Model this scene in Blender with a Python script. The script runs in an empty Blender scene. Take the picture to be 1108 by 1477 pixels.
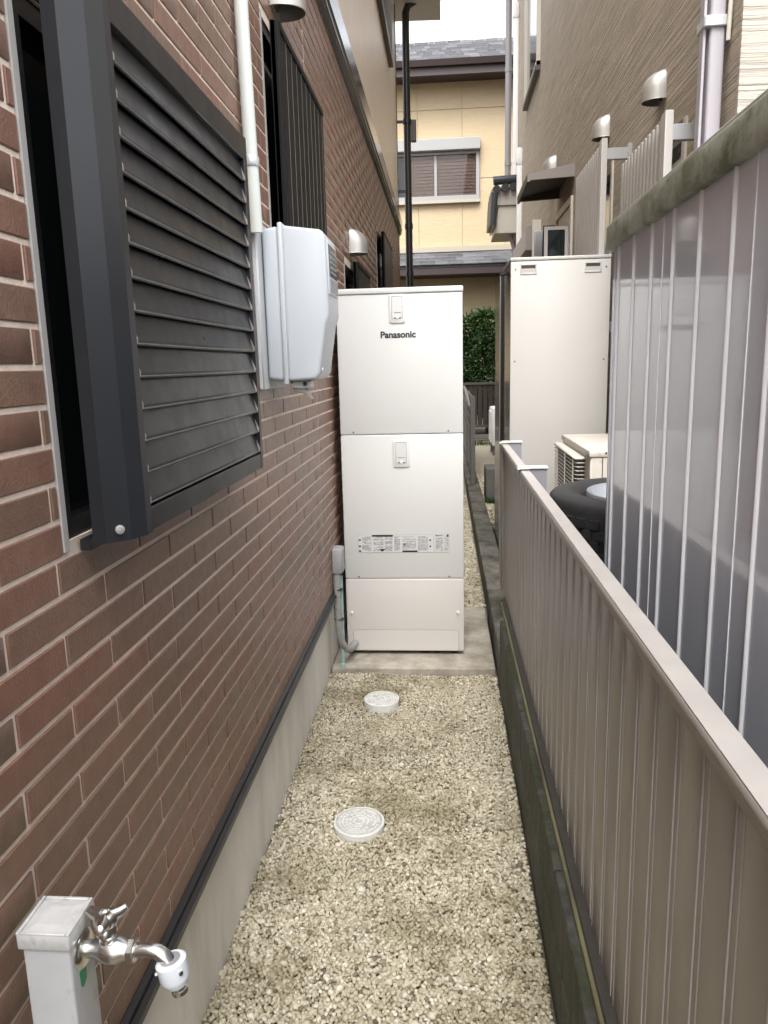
import bpy, bmesh, math, random
import numpy as np
from mathutils import Vector, Matrix
random.seed(7); rng = np.random.default_rng(7)
S = bpy.context.scene
COL = S.collection
# ------------------------------------------------------------------ camera
CX, CZ, YAW, PITCH, ROLL, F = 0.48058859, 1.49520105, -0.08303514, -0.19115743, -0.02506538, 1091.66
cyw, syw, cp, sp = math.cos(YAW), math.sin(YAW), math.cos(PITCH), math.sin(PITCH)
fw = Vector((syw*cp, cyw*cp, sp)); rt = Vector((cyw, -syw, 0)); up = rt.cross(fw)
cr, sr = math.cos(ROLL), math.sin(ROLL)
rt, up = cr*rt + sr*up, -sr*rt + cr*up
cam = bpy.data.cameras.new('camera'); camo = bpy.data.objects.new('camera', cam); COL.objects.link(camo)
M = Matrix((( rt.x, up.x, -fw.x, CX), (rt.y, up.y, -fw.y, 0), (rt.z, up.z, -fw.z, CZ), (0, 0, 0, 1)))
camo.matrix_world = M
cam.sensor_fit = 'VERTICAL'; cam.sensor_height = 36; cam.lens = 36*F/1477
cam.clip_start = 0.02; cam.clip_end = 600
S.camera = camo
# ------------------------------------------------------------------ sky, sun, exposure
W = bpy.data.worlds.new('World'); S.world = W; W.use_nodes = True
nt = W.node_tree; bg = nt.nodes['Background']
sky = nt.nodes.new('ShaderNodeTexSky'); sky.sky_type = 'NISHITA'; sky.sun_disc = False
SUN_EL, SUN_AZ = math.radians(58), math.radians(180)
sky.sun_elevation = SUN_EL; sky.sun_rotation = SUN_AZ; sky.air_density = 1.0; sky.dust_density = 4.0; sky.ozone_density = 1.0
hs = nt.nodes.new('ShaderNodeHueSaturation'); hs.inputs['Saturation'].default_value = 0.22
nt.links.new(sky.outputs[0], hs.inputs['Color']); nt.links.new(hs.outputs[0], bg.inputs[0])
bg.inputs[1].default_value = 0.15
sl = bpy.data.lights.new('sun', 'SUN'); sl.energy = 0.8; sl.angle = math.radians(28); sl.color = (1, .965, .92)
so = bpy.data.objects.new('sun', sl); COL.objects.link(so)
so.rotation_euler = Vector((0.10, math.cos(SUN_EL), -math.sin(SUN_EL))).to_track_quat('-Z', 'Y').to_euler()
S.view_settings.view_transform = 'Standard'; S.view_settings.look = 'None'
S.view_settings.gamma = 1; S.view_settings.use_curve_mapping = False
S.view_settings.exposure = 1.82
S.cycles.max_bounces = 10; S.cycles.diffuse_bounces = 6; S.cycles.glossy_bounces = 4

# ------------------------------------------------------------------ materials
MATS = {}
def mat(name, col, rough=.5, metal=0, var=0, vscale=8, stretch=(1,1,1), bump=0, bscale=60, bstretch=(1,1,1), attr=None,
        col2=None, cscale=3, cstretch=(1,1,1), clo=.45, chi=.65, coat=0, bdist=.004, spec=.5, rvar=0, detail=4):
    """Principled material. var: fine brightness variation; col2: patches (stains, moss, dirt) of a second colour;
    bump: fine relief; attr: per-piece tone attribute mixed between colour stops."""
    m = bpy.data.materials.new(name); m.use_nodes = True; MATS[name] = m
    n, l = m.node_tree.nodes, m.node_tree.links
    p = n['Principled BSDF']
    p.inputs['Roughness'].default_value = rough; p.inputs['Metallic'].default_value = metal
    p.inputs['Coat Weight'].default_value = coat; p.inputs['Coat Roughness'].default_value = .15
    p.inputs['Specular IOR Level'].default_value = spec
    geo = n.new('ShaderNodeNewGeometry')
    def noise(scale, st, det=4, rgh=.6):
        mp = n.new('ShaderNodeMapping'); mp.inputs['Scale'].default_value = st
        l.new(geo.outputs['Position'], mp.inputs[0])
        t = n.new('ShaderNodeTexNoise'); t.inputs['Scale'].default_value = scale; t.inputs['Detail'].default_value = det
        t.inputs['Roughness'].default_value = rgh
        l.new(mp.outputs[0], t.inputs['Vector']); return t.outputs['Fac']
    if attr:
        a = n.new('ShaderNodeAttribute'); a.attribute_name = 'tone'
        r = n.new('ShaderNodeValToRGB'); e = r.color_ramp.elements
        while len(e) < len(attr): e.new(.5)
        for i, c in enumerate(attr):
            e[i].position = i/(len(attr)-1); e[i].color = (*c, 1)
        l.new(a.outputs['Fac'], r.inputs[0]); c = r.outputs[0]
    else:
        g = n.new('ShaderNodeRGB'); g.outputs[0].default_value = (*col, 1); c = g.outputs[0]
    if col2:
        f = noise(cscale, cstretch, 6, .65)
        r = n.new('ShaderNodeMapRange'); r.inputs[1].default_value = clo; r.inputs[2].default_value = chi
        l.new(f, r.inputs[0])
        x = n.new('ShaderNodeMix'); x.data_type = 'RGBA'; l.new(r.outputs[0], x.inputs['Factor']); l.new(c, x.inputs['A'])
        x.inputs['B'].default_value = (*col2, 1); c = x.outputs['Result']
    if var:
        f = noise(vscale, stretch)
        r = n.new('ShaderNodeMapRange'); r.inputs[1].default_value = .25; r.inputs[2].default_value = .75
        r.inputs[3].default_value = 1-var; r.inputs[4].default_value = 1+var; l.new(f, r.inputs[0])
        x = n.new('ShaderNodeMix'); x.data_type = 'RGBA'; x.blend_type = 'MULTIPLY'; x.inputs['Factor'].default_value = 1
        l.new(c, x.inputs['A']); l.new(r.outputs[0], x.inputs['B']); c = x.outputs['Result']
    l.new(c, p.inputs['Base Color'])
    if rvar:
        f = noise(vscale*1.7, stretch)
        r = n.new('ShaderNodeMapRange'); r.inputs[1].default_value = .3; r.inputs[2].default_value = .7
        r.inputs[3].default_value = max(0, rough-rvar); r.inputs[4].default_value = rough+rvar
        l.new(f, r.inputs[0]); l.new(r.outputs[0], p.inputs['Roughness'])
    if bump:
        f = noise(bscale, bstretch, detail)
        b = n.new('ShaderNodeBump'); b.inputs['Strength'].default_value = bump; b.inputs['Distance'].default_value = bdist
        l.new(f, b.inputs['Height']); l.new(b.outputs[0], p.inputs['Normal'])
    return m
mat('brick', (.16,.09,.07), .36, attr=[(.172,.104,.075),(.186,.111,.079),(.196,.113,.080),(.210,.105,.076),(.218,.124,.090)], var=.16, vscale=30, bump=.4, bscale=210, bdist=.003, rvar=.08)
mat('mortar', (.74,.63,.54), .85, var=.15, vscale=25, bump=.3, bscale=200)
mat('caulk', (.36,.35,.33), .6, var=.08)
mat('foundation', (.80,.775,.725), .8, var=.12, vscale=5, stretch=(1,1,.25), col2=(.56,.53,.475), cscale=3.2, cstretch=(1,1.4,.22), clo=.5, chi=.75, bump=.2, bscale=90)
mat('black_trim', (.012,.012,.014), .4, var=.1)
mat('charcoal_metal', (.011,.012,.014), .36, var=.12, vscale=5, bump=.05, bscale=25, rvar=.06)
mat('charcoal_face', (.015,.017,.021), .4, var=.15, vscale=6, col2=(.028,.03,.034), cscale=14, cstretch=(1,1,.3), clo=.62, chi=.8)
mat('slat_metal', (.011,.0135,.018), .34, var=.18, vscale=9, col2=(.024,.026,.03), cscale=9, cstretch=(1,1,3), clo=.6, chi=.85, rvar=.07)
mat('dusty_lit_edge', (.30,.26,.22), .7, var=.2, vscale=60)  # tan dust colour that also holds the brightness of lit slat ends
mat('lip_dust_highlight', (.10,.095,.088), .5, var=.35, vscale=30, stretch=(1,.5,1))  # dust tint lightened, with the lip highlight painted in
mat('fin_black', (.005,.005,.006), .55, spec=.2)
mat('fin_line', (.11,.10,.07), .6)
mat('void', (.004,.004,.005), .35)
mat('stucco_light', (.80,.68,.55), .33, var=.12, vscale=9, stretch=(1,6,.5), bump=.7, bscale=26, bstretch=(1,5,.35), bdist=.006)
mat('band', (.085,.078,.072), .16, var=.06, coat=.3)
mat('soffit', (.50,.48,.45), .6)
mat('black_plastic', (.013,.012,.012), .3, var=.1)
mat('stucco_taupe', (.36,.30,.225), .6, var=.4, vscale=17, stretch=(.12,.12,5.2), bump=1.0, bscale=17, bstretch=(.10,.10,5.2), bdist=.016, detail=5)
mat('stucco_taupe_lit', (.42,.38,.325), .7, var=.12, vscale=8, stretch=(.4,.4,9), bump=1.0, bscale=13, bstretch=(.10,.10,5.0), bdist=.014, detail=5)  # taupe stucco lightened: the sunlit end wall's brightness is painted in
mat('heater_white', (.615,.612,.59), .33, var=.012, vscale=3, bump=.02, bscale=6, coat=.15)
mat('heater_pink', (.60,.57,.54), .36, var=.012, vscale=3, coat=.15)
mat('heater_cover', (.63,.615,.59), .4)
mat('print_black', (.02,.022,.03), .4)
mat('print_grey', (.10,.10,.105), .5)
mat('label_white', (.60,.60,.59), .4)
mat('screw', (.12,.12,.12), .3, metal=1)
mat('thumb_white', (.78,.77,.74), .35)
mat('concrete_pad', (.40,.365,.305), .85, var=.2, vscale=18, col2=(.25,.225,.18), cscale=5, clo=.42, chi=.62, bump=.4, bscale=60)
mat('curb_concrete', (.15,.14,.12), .85, var=.3, vscale=25, col2=(.045,.045,.032), cscale=4, cstretch=(1,.8,1), clo=.4, chi=.6, bump=.6, bscale=50, bdist=.008)
mat('mossy_concrete', (.070,.067,.063), .75, var=.65, vscale=34, stretch=(1,1,.22), col2=(.030,.036,.013), cscale=4.5, cstretch=(1,1,.8), clo=.36, chi=.60, bump=.6, bscale=60, bdist=.008)
mat('fence_metal', (.235,.209,.186), .33, metal=.2, var=.02, vscale=4, stretch=(1,1,.3), rvar=.06)
mat('fence_rail', (.24,.215,.19), .36, var=.1, vscale=8, col2=(.16,.155,.09), cscale=2.2, cstretch=(1,1,1), clo=.56, chi=.7)
mat('fence_cap', (.44,.42,.40), .4, var=.1, vscale=10)
mat('fence_dark', (.05,.045,.04), .6, var=.25, vscale=30)
mat('olive_rail', (.17,.16,.085), .55, var=.25, vscale=12, col2=(.09,.075,.06), cscale=3, clo=.5, chi=.62)
mat('post_grey', (.26,.26,.275), .4)
mat('post_cap', (.70,.69,.65), .4)
mat('shed_panel', (.60,.645,.74), .07, var=.03, vscale=3, bump=.035, bscale=2.2, bstretch=(1,1,.35), bdist=.02, coat=.2, spec=.45)
mat('shed_rib_highlight', (.78,.79,.83), .25)  # panel paint made lighter, so the rib highlights sit in the colour
mat('shed_moss', (.40,.43,.36), .65, var=.2, vscale=14, stretch=(1,3,1), col2=(.15,.175,.10), cscale=6, cstretch=(1,1.2,1.8), clo=.42, chi=.6, bump=.2, bscale=40)
mat('tank_white', (.52,.505,.48), .42, var=.02, vscale=2)
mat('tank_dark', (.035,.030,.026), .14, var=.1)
mat('tank_frame', (.05,.045,.04), .4)
mat('ac_white', (.56,.52,.46), .45, var=.08, vscale=12, col2=(.36,.30,.24), cscale=16, cstretch=(1,3,1), clo=.6, chi=.75)
mat('ac_dark', (.05,.045,.04), .5)
mat('rubber', (.026,.026,.027), .6, var=.2, vscale=30, bump=.2, bscale=70)
mat('rim_metal', (.42,.45,.49), .3, metal=.4)
mat('grille_metal', (.27,.25,.23), .38, var=.04)
mat('grille_light', (.44,.42,.395), .4)
mat('bracket', (.42,.42,.43), .35, metal=.4)
mat('glass_dark', (.010,.016,.015), .08, coat=.5)
mat('frame_brown', (.07,.06,.052), .4)
mat('frame_beige', (.50,.46,.40), .45)
mat('hood_steel', (.42,.405,.375), .38, metal=.6, var=.05)
mat('hood_dark', (.05,.04,.03), .6)
mat('meter_plastic', (.49,.525,.56), .38, var=.015, vscale=4)
mat('meter_plate', (.50,.515,.52), .45)
mat('meter_window', (.035,.04,.045), .1, coat=.6)
mat('meter_grey', (.25,.26,.27), .4)
mat('pvc_white', (.60,.64,.61), .4, var=.05, vscale=10, stretch=(1,1,.3))
mat('clamp_metal', (.52,.54,.54), .35, metal=.4)
mat('jbox_grey', (.34,.345,.345), .45, var=.05)
mat('hose_grey', (.30,.30,.29), .45, var=.15, vscale=40)
mat('tube_blue', (.30,.43,.42), .4)
mat('chrome', (.72,.72,.70), .24, metal=1, var=.06, vscale=40)
mat('faucet_post', (.46,.47,.48), .45, var=.06, vscale=20, col2=(.36,.36,.355), cscale=30, clo=.62, chi=.75)
mat('faucet_cap', (.48,.48,.475), .4, var=.12, vscale=35, col2=(.27,.265,.25), cscale=28, clo=.52, chi=.75, bump=.15, bscale=50)
mat('nozzle_white', (.66,.71,.76), .35)
mat('green_sticker', (.02,.26,.13), .4)
mat('cover_base', (.48,.475,.45), .6, var=.2, vscale=60)
mat('cover_plastic', (.66,.66,.64), .5, var=.12, vscale=40, col2=(.48,.475,.44), cscale=20, clo=.55, chi=.75)
mat('stone', (.4,.37,.3), .8, attr=[(.10,.088,.062),(.27,.232,.16),(.42,.375,.27),(.535,.495,.38),(.66,.625,.53)], var=.2, vscale=120, col2=(.16,.132,.055), cscale=2.4, clo=.46, chi=.74)
mat('gravel_far', (.31,.275,.21), .9, var=.55, vscale=55, bump=1, bscale=60, bdist=.02)
mat('gap_shade_soil', (.09,.075,.05), .95, var=.3, vscale=60)  # dark bed colour paints in the shade between the stones
mat('soil', (.10,.085,.062), .95, var=.3, vscale=40, bump=.5, bscale=40)
mat('yellow_siding', (.47,.37,.235), .7, var=.04, vscale=5, stretch=(1,1,5), bump=.3, bscale=5, bstretch=(1,1,6), bdist=.02)
mat('yellow_trim', (.38,.34,.27), .6)
mat('roof_slate', (.06,.06,.066), .6, attr=[(.03,.031,.036),(.055,.056,.063),(.095,.096,.105)], var=.15, vscale=6)
mat('brown_fascia', (.040,.026,.026), .5)
mat('window_alu', (.29,.29,.285), .4)
mat('blind_brown', (.15,.088,.062), .6)
mat('interior_dark', (.02,.02,.022), .8)
mat('kawara', (.035,.037,.042), .22)
mat('porch_panel', (.37,.33,.31), .5)
mat('porch_soffit', (.48,.45,.38), .6)
mat('pipe_grey', (.235,.22,.225), .4)
mat('pipe_lilac', (.36,.342,.37), .4)
mat('duct_white', (.72,.71,.69), .45)
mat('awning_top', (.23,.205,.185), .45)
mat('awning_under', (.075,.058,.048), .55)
mat('leaf', (.05,.09,.025), .5, attr=[(.008,.022,.008),(.018,.044,.012),(.032,.070,.016),(.070,.125,.026)], spec=.3)
mat('bark', (.09,.065,.045), .9, var=.3, vscale=30)
mat('brown_board', (.028,.018,.014), .55, var=.25, vscale=4, stretch=(3,1,.4))
mat('block_grey', (.12,.118,.105), .85, var=.25, vscale=14, stretch=(1,1,.3), bump=.4, bscale=40)
mat('pad_light', (.50,.47,.42), .8, var=.1)
mat('gate_grey', (.14,.135,.13), .45)
mat('cable_white', (.6,.58,.5), .5)

# ------------------------------------------------------------------ helpers
def thing(name, label, cat, loc=(0,0,0), group=None):
    o = bpy.data.objects.new(name, None); o.empty_display_size = .1; o.location = loc; COL.objects.link(o)
    o['label'] = label; o['category'] = cat
    if group: o['group'] = group
    return o
def origin(o):
    v = Vector((0,0,0))
    while o: v += o.location; o = o.parent
    return v
def link(name, me, parent=None, loc=(0,0,0), label=None):
    o = bpy.data.objects.new(name, me); COL.objects.link(o); o.parent = parent; o.location = loc
    if label: o['label'] = label
    return o
class MB:
    def __init__(s): s.v = []; s.f = []
    def add(s, vs, fs):
        b = len(s.v); s.v += [tuple(v) for v in vs]; s.f += [tuple(i+b for i in f) for f in fs]; return s
    def box(s, x0, x1, y0, y1, z0, z1):
        return s.add([(x,y,z) for x in (x0,x1) for y in (y0,y1) for z in (z0,z1)],
            [(0,1,3,2),(4,6,7,5),(0,4,5,1),(2,3,7,6),(0,2,6,4),(1,5,7,3)])
    def prism(s, poly, axis, a, b):
        n = len(poly)
        def P(p, t): return {'x':(t,p[0],p[1]),'y':(p[0],t,p[1]),'z':(p[0],p[1],t)}[axis]
        return s.add([P(p,a) for p in poly]+[P(p,b) for p in poly],
            [tuple(range(n))[::-1], tuple(range(n,2*n))]+[(i,(i+1)%n,n+(i+1)%n,n+i) for i in range(n)])
    def tube(s, path, r, n=10, caps=True):
        path = [Vector(p) for p in path]; rs = r if isinstance(r,(list,tuple)) else [r]*len(path)
        rings = []; ref = None
        for i, p in enumerate(path):
            d = (path[min(i+1,len(path)-1)]-path[max(i-1,0)]).normalized()
            if ref is None:
                ref = Vector((0,0,1)) if abs(d.z) < .9 else Vector((1,0,0))
            u = (ref-d*ref.dot(d)).normalized(); w = d.cross(u); ref = u
            rings.append([p+u*rs[i]*math.cos(2*math.pi*k/n)+w*rs[i]*math.sin(2*math.pi*k/n) for k in range(n)])
        vs = [v for R in rings for v in R]
        fs = [(i*n+k,i*n+(k+1)%n,(i+1)*n+(k+1)%n,(i+1)*n+k) for i in range(len(path)-1) for k in range(n)]
        if caps: fs += [tuple(range(n))[::-1], tuple(range((len(path)-1)*n, len(path)*n))]
        return s.add(vs, fs)
    def lathe(s, prof, c, n=32, close=False):
        """prof: (r, z) list, round the vertical axis at c=(x,y)"""
        m = len(prof)
        vs = [(c[0]+r*math.cos(2*math.pi*k/n), c[1]+r*math.sin(2*math.pi*k/n), z) for r,z in prof for k in range(n)]
        fs = [(i*n+k,i*n+(k+1)%n,((i+1)%m)*n+(k+1)%n,((i+1)%m)*n+k) for i in range(m if close else m-1) for k in range(n)]
        if not close: fs += [tuple(range(n))[::-1], tuple(range((m-1)*n, m*n))]
        return s.add(vs, fs)
    def mesh(s, name, m, off=Vector((0,0,0)), bevel=0, seg=1, smooth=None):
        me = bpy.data.meshes.new(name)
        me.from_pydata([(x-off.x,y-off.y,z-off.z) for x,y,z in s.v], [], s.f)
        bm = bmesh.new(); bm.from_mesh(me)
        bmesh.ops.recalc_face_normals(bm, faces=bm.faces)
        if bevel:
            es = [e for e in bm.edges if len(e.link_faces) == 2 and e.calc_face_angle(0) > .5]
            bmesh.ops.bevel(bm, geom=es, offset=bevel, segments=seg, affect='EDGES', profile=.5, clamp_overlap=True)
        bm.to_mesh(me); bm.free()
        me.materials.append(MATS[m])
        if smooth or (smooth is None and bevel):
            me.shade_smooth(); me.set_sharp_from_angle(angle=math.radians(smooth if smooth and smooth > 1 else 40))
        return me
    def build(s, name, m, parent=None, bevel=0, seg=1, smooth=None, label=None, kind=None):
        off = origin(parent)
        o = link(name, s.mesh(name, m, off, bevel, seg, smooth), parent, label=label)
        if kind: o['kind'] = kind
        return o
def box(*a): return MB().box(*a)
def top(o, label, cat, group=None):
    o['label'] = label; o['category'] = cat
    if group: o['group'] = group
    return o
def rrect(x0, x1, z0, z1, r, n=4):
    out = []
    for cx, cz, a in ((x1-r,z1-r,0),(x0+r,z1-r,90),(x0+r,z0+r,180),(x1-r,z0+r,270)):
        for i in range(n+1):
            t = math.radians(a+90*i/n); out.append((cx+r*math.cos(t), cz+r*math.sin(t)))
    return out
def px(p):
    d = Vector(p)-Vector((CX,0,CZ)); z = d.dot(fw)
    if z < .05: return None
    return 554+F*d.dot(rt)/z, 738.5-F*d.dot(up)/z
def bulk(name, verts, faces, tone, m, parent=None, kind=None, smooth=False, tris=3):
    """large mesh from numpy arrays with a per-face tone attribute"""
    me = bpy.data.meshes.new(name); nv, nf = len(verts), len(faces)
    me.vertices.add(nv); me.vertices.foreach_set('co', verts.astype(np.float32).ravel())
    me.loops.add(nf*tris); me.loops.foreach_set('vertex_index', faces.astype(np.int32).ravel())
    me.polygons.add(nf); me.polygons.foreach_set('loop_start', np.arange(0, nf*tris, tris, dtype=np.int32))
    a = me.attributes.new('tone', 'FLOAT', 'FACE'); a.data.foreach_set('value', tone.astype(np.float32))
    me.update(calc_edges=True); me.validate()
    if smooth: me.shade_smooth()
    me.materials.append(MATS[m]); o = link(name, me, parent)
    if kind: o['kind'] = kind
    return o

# ------------------------------------------------------------------ ground
def structure(o): o['kind'] = 'structure'; return o
structure(box(-60,60,-30,90,-.3,-.045).build('ground','soil'))
structure(box(-.105,.735,-2,3.60,-.09,-.018).build('gravel_path_bed','gap_shade_soil'))
structure(box(-.105,.735,4.40,16.5,-.09,-.006).build('gravel_path_beyond_heater','gravel_far'))
structure(box(.85,1.66,2.1,14.9,-.09,-.004).build('neighbour_gravel_yard','gravel_far'))
structure(box(-8,8,14.9,17.6,-.2,.02).build('garden_soil','soil'))
structure(box(-.09,.715,3.505,4.472,-.09,.032).build('heater_base_slab','concrete_pad', bevel=.006))
MANH = [(.1855,3.163,.0785,.030), (.1855,2.245,.0835,.020)]
def ico(sub):
    bm = bmesh.new(); bmesh.ops.create_icosphere(bm, subdivisions=sub, radius=1)
    v = np.array([x.co[:] for x in bm.verts]); f = np.array([[q.index for q in x.verts] for x in bm.faces]); bm.free(); return v, f
def stones(name, x0, x1, y0, y1, step, rmin, rmax, sub, z0, layers=1, label=None):
    bv, bf = ico(sub); P = []
    for L in range(layers):
        xs = np.arange(x0, x1, step); ys = np.arange(y0, y1, step*.9)
        gx, gy = np.meshgrid(xs, ys); gx = gx + (np.arange(len(ys))%2)[:,None]*step*.5 + L*step*.37
        p = np.stack([gx.ravel(), gy.ravel()], 1) + rng.normal(0, step*.2, (gx.size,2))
        zz = z0 - L*step*.62 + rng.normal(0, step*.14, len(p))
        P.append(np.column_stack([p, zz]))
    P = np.concatenate(P); P = P[(P[:,0] > x0-.002)&(P[:,0] < x1+.002)]
    for mx,my,mr,_ in MANH: P = P[(P[:,0]-mx)**2+(P[:,1]-my)**2 > (mr+.004)**2]
    # gentle undulation, heaped a little against both edges
    P[:,2] += .006*np.sin(P[:,0]*7+1)*np.sin(P[:,1]*4.3)+.004*np.sin(P[:,1]*11+P[:,0]*9)
    n = len(P); nv = len(bv)
    r = rng.uniform(rmin, rmax, n); big = rng.random(n) < .07; r[big] *= rng.uniform(1.25,1.75,big.sum())
    sc = np.stack([rng.uniform(.82,1.22,n), rng.uniform(.82,1.22,n), rng.uniform(.62,.95,n)],1)*r[:,None]
    jit = 1+rng.uniform(-.13,.13,(n,nv,1))
    v = bv[None]*jit*sc[:,None,:]
    a = rng.uniform(0,2*np.pi,n); t = rng.normal(0,.5,n)
    ca,sa,ct,st = np.cos(a)[:,None],np.sin(a)[:,None],np.cos(t)[:,None],np.sin(t)[:,None]
    x,y,z = v[...,0],v[...,1],v[...,2]
    y,z = y*ct-z*st, y*st+z*ct
    x,y = x*ca-y*sa, x*sa+y*ca
    V = np.stack([x+P[:,0:1],y+P[:,1:2],z+P[:,2:3]],-1).reshape(-1,3)
    Fc = (bf[None]+np.arange(n)[:,None,None]*nv).reshape(-1,3)
    tn = np.clip(rng.normal(.62,.17,n),0,1); dk = rng.random(n) < .05; tn[dk] = rng.uniform(0,.25,dk.sum()); tone = np.repeat(tn, len(bf))
    return bulk(name, V, Fc, tone, 'stone', kind='stuff', smooth=sub > 1)
g = stones('gravel', -.094,.716, 1.30,1.80, .0110,.0046,.0065, 2, .000, 2)
top(g, 'cream and tan gravel at the near end of the path beside the faucet stand', 'gravel')
g = stones('gravel', -.094,.716, 1.80,2.60, .0110,.0046,.0065, 2, .000, 2)
top(g, 'cream and tan gravel around the flush drain cover midway along the path', 'gravel')
g = stones('gravel', -.094,.716, 2.60,3.50, .0110,.0046,.0065, 1, .000, 2)
top(g, 'cream and tan gravel in front of the water heater slab', 'gravel')
g = stones('gravel', .45,.716, 4.48,8.6, .018,.008,.0125, 1, .006, 1)
top(g, 'tan gravel strip beside and beyond the white water heater', 'gravel')
g = stones('gravel', .90,1.25, 5.2,10.2, .024,.010,.016, 1, .008, 1)
top(g, 'tan gravel of the neighbouring yard beyond the concrete curb', 'gravel')
g = stones('gravel', -.094,.716, -.4,1.30, .024,.010,.016, 1, -.004, 1)
top(g, 'pale gravel beyond the faucet stand, at the path start', 'gravel')
for i,(mx,my,mr,mz) in enumerate(MANH):
    t = thing('drain_cover', ['round pale plastic drain cover standing proud of gravel, close to water heater',
        'round pale plastic drain cover set nearly flush in the gravel, midway along the path'][i], 'drain cover', (mx,my,0), 'drain covers in the gravel')
    MB().lathe([(mr,-.05),(mr,mz-.003),(mr-.003,mz),(mr-.007,mz),(mr-.008,mz-.003),(.001,mz-.003)],(mx,my),48).build('cover_body','cover_base',t,smooth=30)
    MB().lathe([(mr+.0006,-.04),(mr+.0006,mz-.002),(mr-.002,mz+.0006),(mr-.006,mz+.0006),(mr-.0065,mz-.003),(mr-.0065,-.04)],(mx,my),48,close=True).build('cover_rim','cover_plastic',t,smooth=30)
    b = MB()
    for R0,R1,N in ((.012,.022,6),(.025,.035,12),(.038,.047,18),(.050,.058,24),(.061,.068,30)):
        if R1 > mr-.010: R1 = mr-.010
        for k in range(N):
            a0 = 2*math.pi*(k+.08)/N; a1 = 2*math.pi*(k+.92)/N
            if random.random() < .12: continue
            q = [(mx+R*math.cos(a),my+R*math.sin(a)) for R,a in ((R0,a0),(R1,a0),(R1,(a0+a1)/2),(R1,a1),(R0,a1),(R0,(a0+a1)/2))]
            b.prism(q,'z',mz-.004,mz+.0004)
    b.build('tread_pattern','cover_plastic',t)

# ------------------------------------------------------------------ brick house
BX = -.065                      # face of the brick siding
YEND = 9.95
house = thing('brick_house', 'brown brick-clad house with grey concrete footing along the left of the path', 'house', (-.1,4,0))
OPEN = [(1.03,1.80,1.255,1.99),(2.505,3.40,1.6,2.555),(4.335,5.36,1.58,2.06),(6.48,7.80,1.45,2.58)]
# mortar backing as wall pieces round the openings
mb = MB(); ycur = -2.0
for (y0,y1,z0,z1) in OPEN:
    mb.box(-.30,BX-.0032,ycur,y0,.40,3.07); mb.box(-.30,BX-.0032,y0,y1,.40,z0); mb.box(-.30,BX-.0032,y0,y1,z1,3.07); ycur = y1
mb.box(-.30,BX-.0032,ycur,YEND,.40,3.07)
mb.build('mortar_backing','mortar',house)
box(-.30,-.098,-2,YEND-.02,-.3,.398).build('footing','foundation',house)
MB().prism([(-.11,.398),(-.052,.390),(-.046,.397),(-.046,.412),(-.056,.416),(-.056,.428),(-.068,.434),(-.11,.434)],'y',-2,YEND).build('base_trim','black_trim',house)
box(-8,-.2999,-2,YEND-.02,-.3,5.7).build('house_body','stucco_light',house)
MB().prism([(-.30,3.07),(-.060,3.07),(-.060,3.085),(-.045,3.09),(-.045,3.105),(-.036,3.11),(-.036,3.135),(-.028,3.14),(-.028,3.262),(-.05,3.275),(-.30,3.275)],'y',-2,YEND+.01).build('belt_course','band',house)
# stucco storey with an opening for the window
UW = (6.75,8.75,4.62,5.68)
up_ = MB(); up_.box(-.30,-.075,-2,UW[0],3.275,5.78); up_.box(-.30,-.075,UW[1],YEND-.01,3.275,5.78); up_.box(-.30,-.075,UW[0],UW[1],3.275,UW[2]); up_.box(-.30,-.075,UW[0],UW[1],UW[3],5.78)
up_.build('upper_wall','stucco_light',house)
w = MB()
for a in ((-.16,-.035,UW[0],UW[0]+.05,UW[2],UW[3]),(-.16,-.035,UW[1]-.05,UW[1],UW[2],UW[3]),(-.16,-.030,UW[0],UW[1],UW[2]-.03,UW[2]+.04),(-.16,-.035,UW[0],UW[1],UW[3]-.04,UW[3]),(-.16,-.06,7.72,7.77,UW[2],UW[3])): w.box(*a)
uw = w.build('upper_window','frame_brown',house); box(-.13,-.12,UW[0],UW[1],UW[2],UW[3]).build('pane','glass_dark',uw)
sf = MB(); sf.prism([(-.30,5.72),(.47,5.70),(.47,5.88),(-.30,5.95)],'y',8.9,10.45)
sf.build('eave','soffit',house)
box(.44,.56,8.9,10.4,5.90,6.0).build('gutter','black_plastic',house)
box(-.30,-.066,YEND-.012,YEND,.44,5.7).build('corner_trim','black_trim',house)
SEAM = [3.261, 6.34, 9.40, -.2]
for s in SEAM: box(BX-.012,BX-.0015,s-.006,s+.006,.436,3.069).build('seam_caulk','mortar',house)
# bricks: rows measured on the wall, running bond
LB, HB, J = .284, .0538, .0085
pieces = []
for k in range(-11, 38):
    zc = 1.0472+HB*k; z0, z1 = zc-HB/2+J/2, zc+HB/2-J/2
    if k == -11: z0 = .436
    if z1 > 3.066: continue
    off = .851 if k%2 == 0 else .993
    n0 = math.floor((-1.2-off)/LB)
    for i in range(n0, int((YEND-off)/LB)+2):
        a, b = off+i*LB+J/2, off+(i+1)*LB-J/2
        spans = [(a, min(b, YEND-.012))]
        cuts = [(s-.007,s+.007) for s in SEAM]+[(o[0]-.018,o[1]+.012) for o in OPEN if o[2]-.02 < zc < o[3]+.01]
        for c0,c1 in cuts:
            nx = []
            for p,q in spans:
                if q <= c0 or p >= c1: nx.append((p,q))
                else:
                    if c0-p > .012: nx.append((p,c0))
                    if q-c1 > .012: nx.append((c1,q))
            spans = nx
        for p,q in spans:
            if q-p > .01: pieces.append((p,q,z0,z1))
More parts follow.
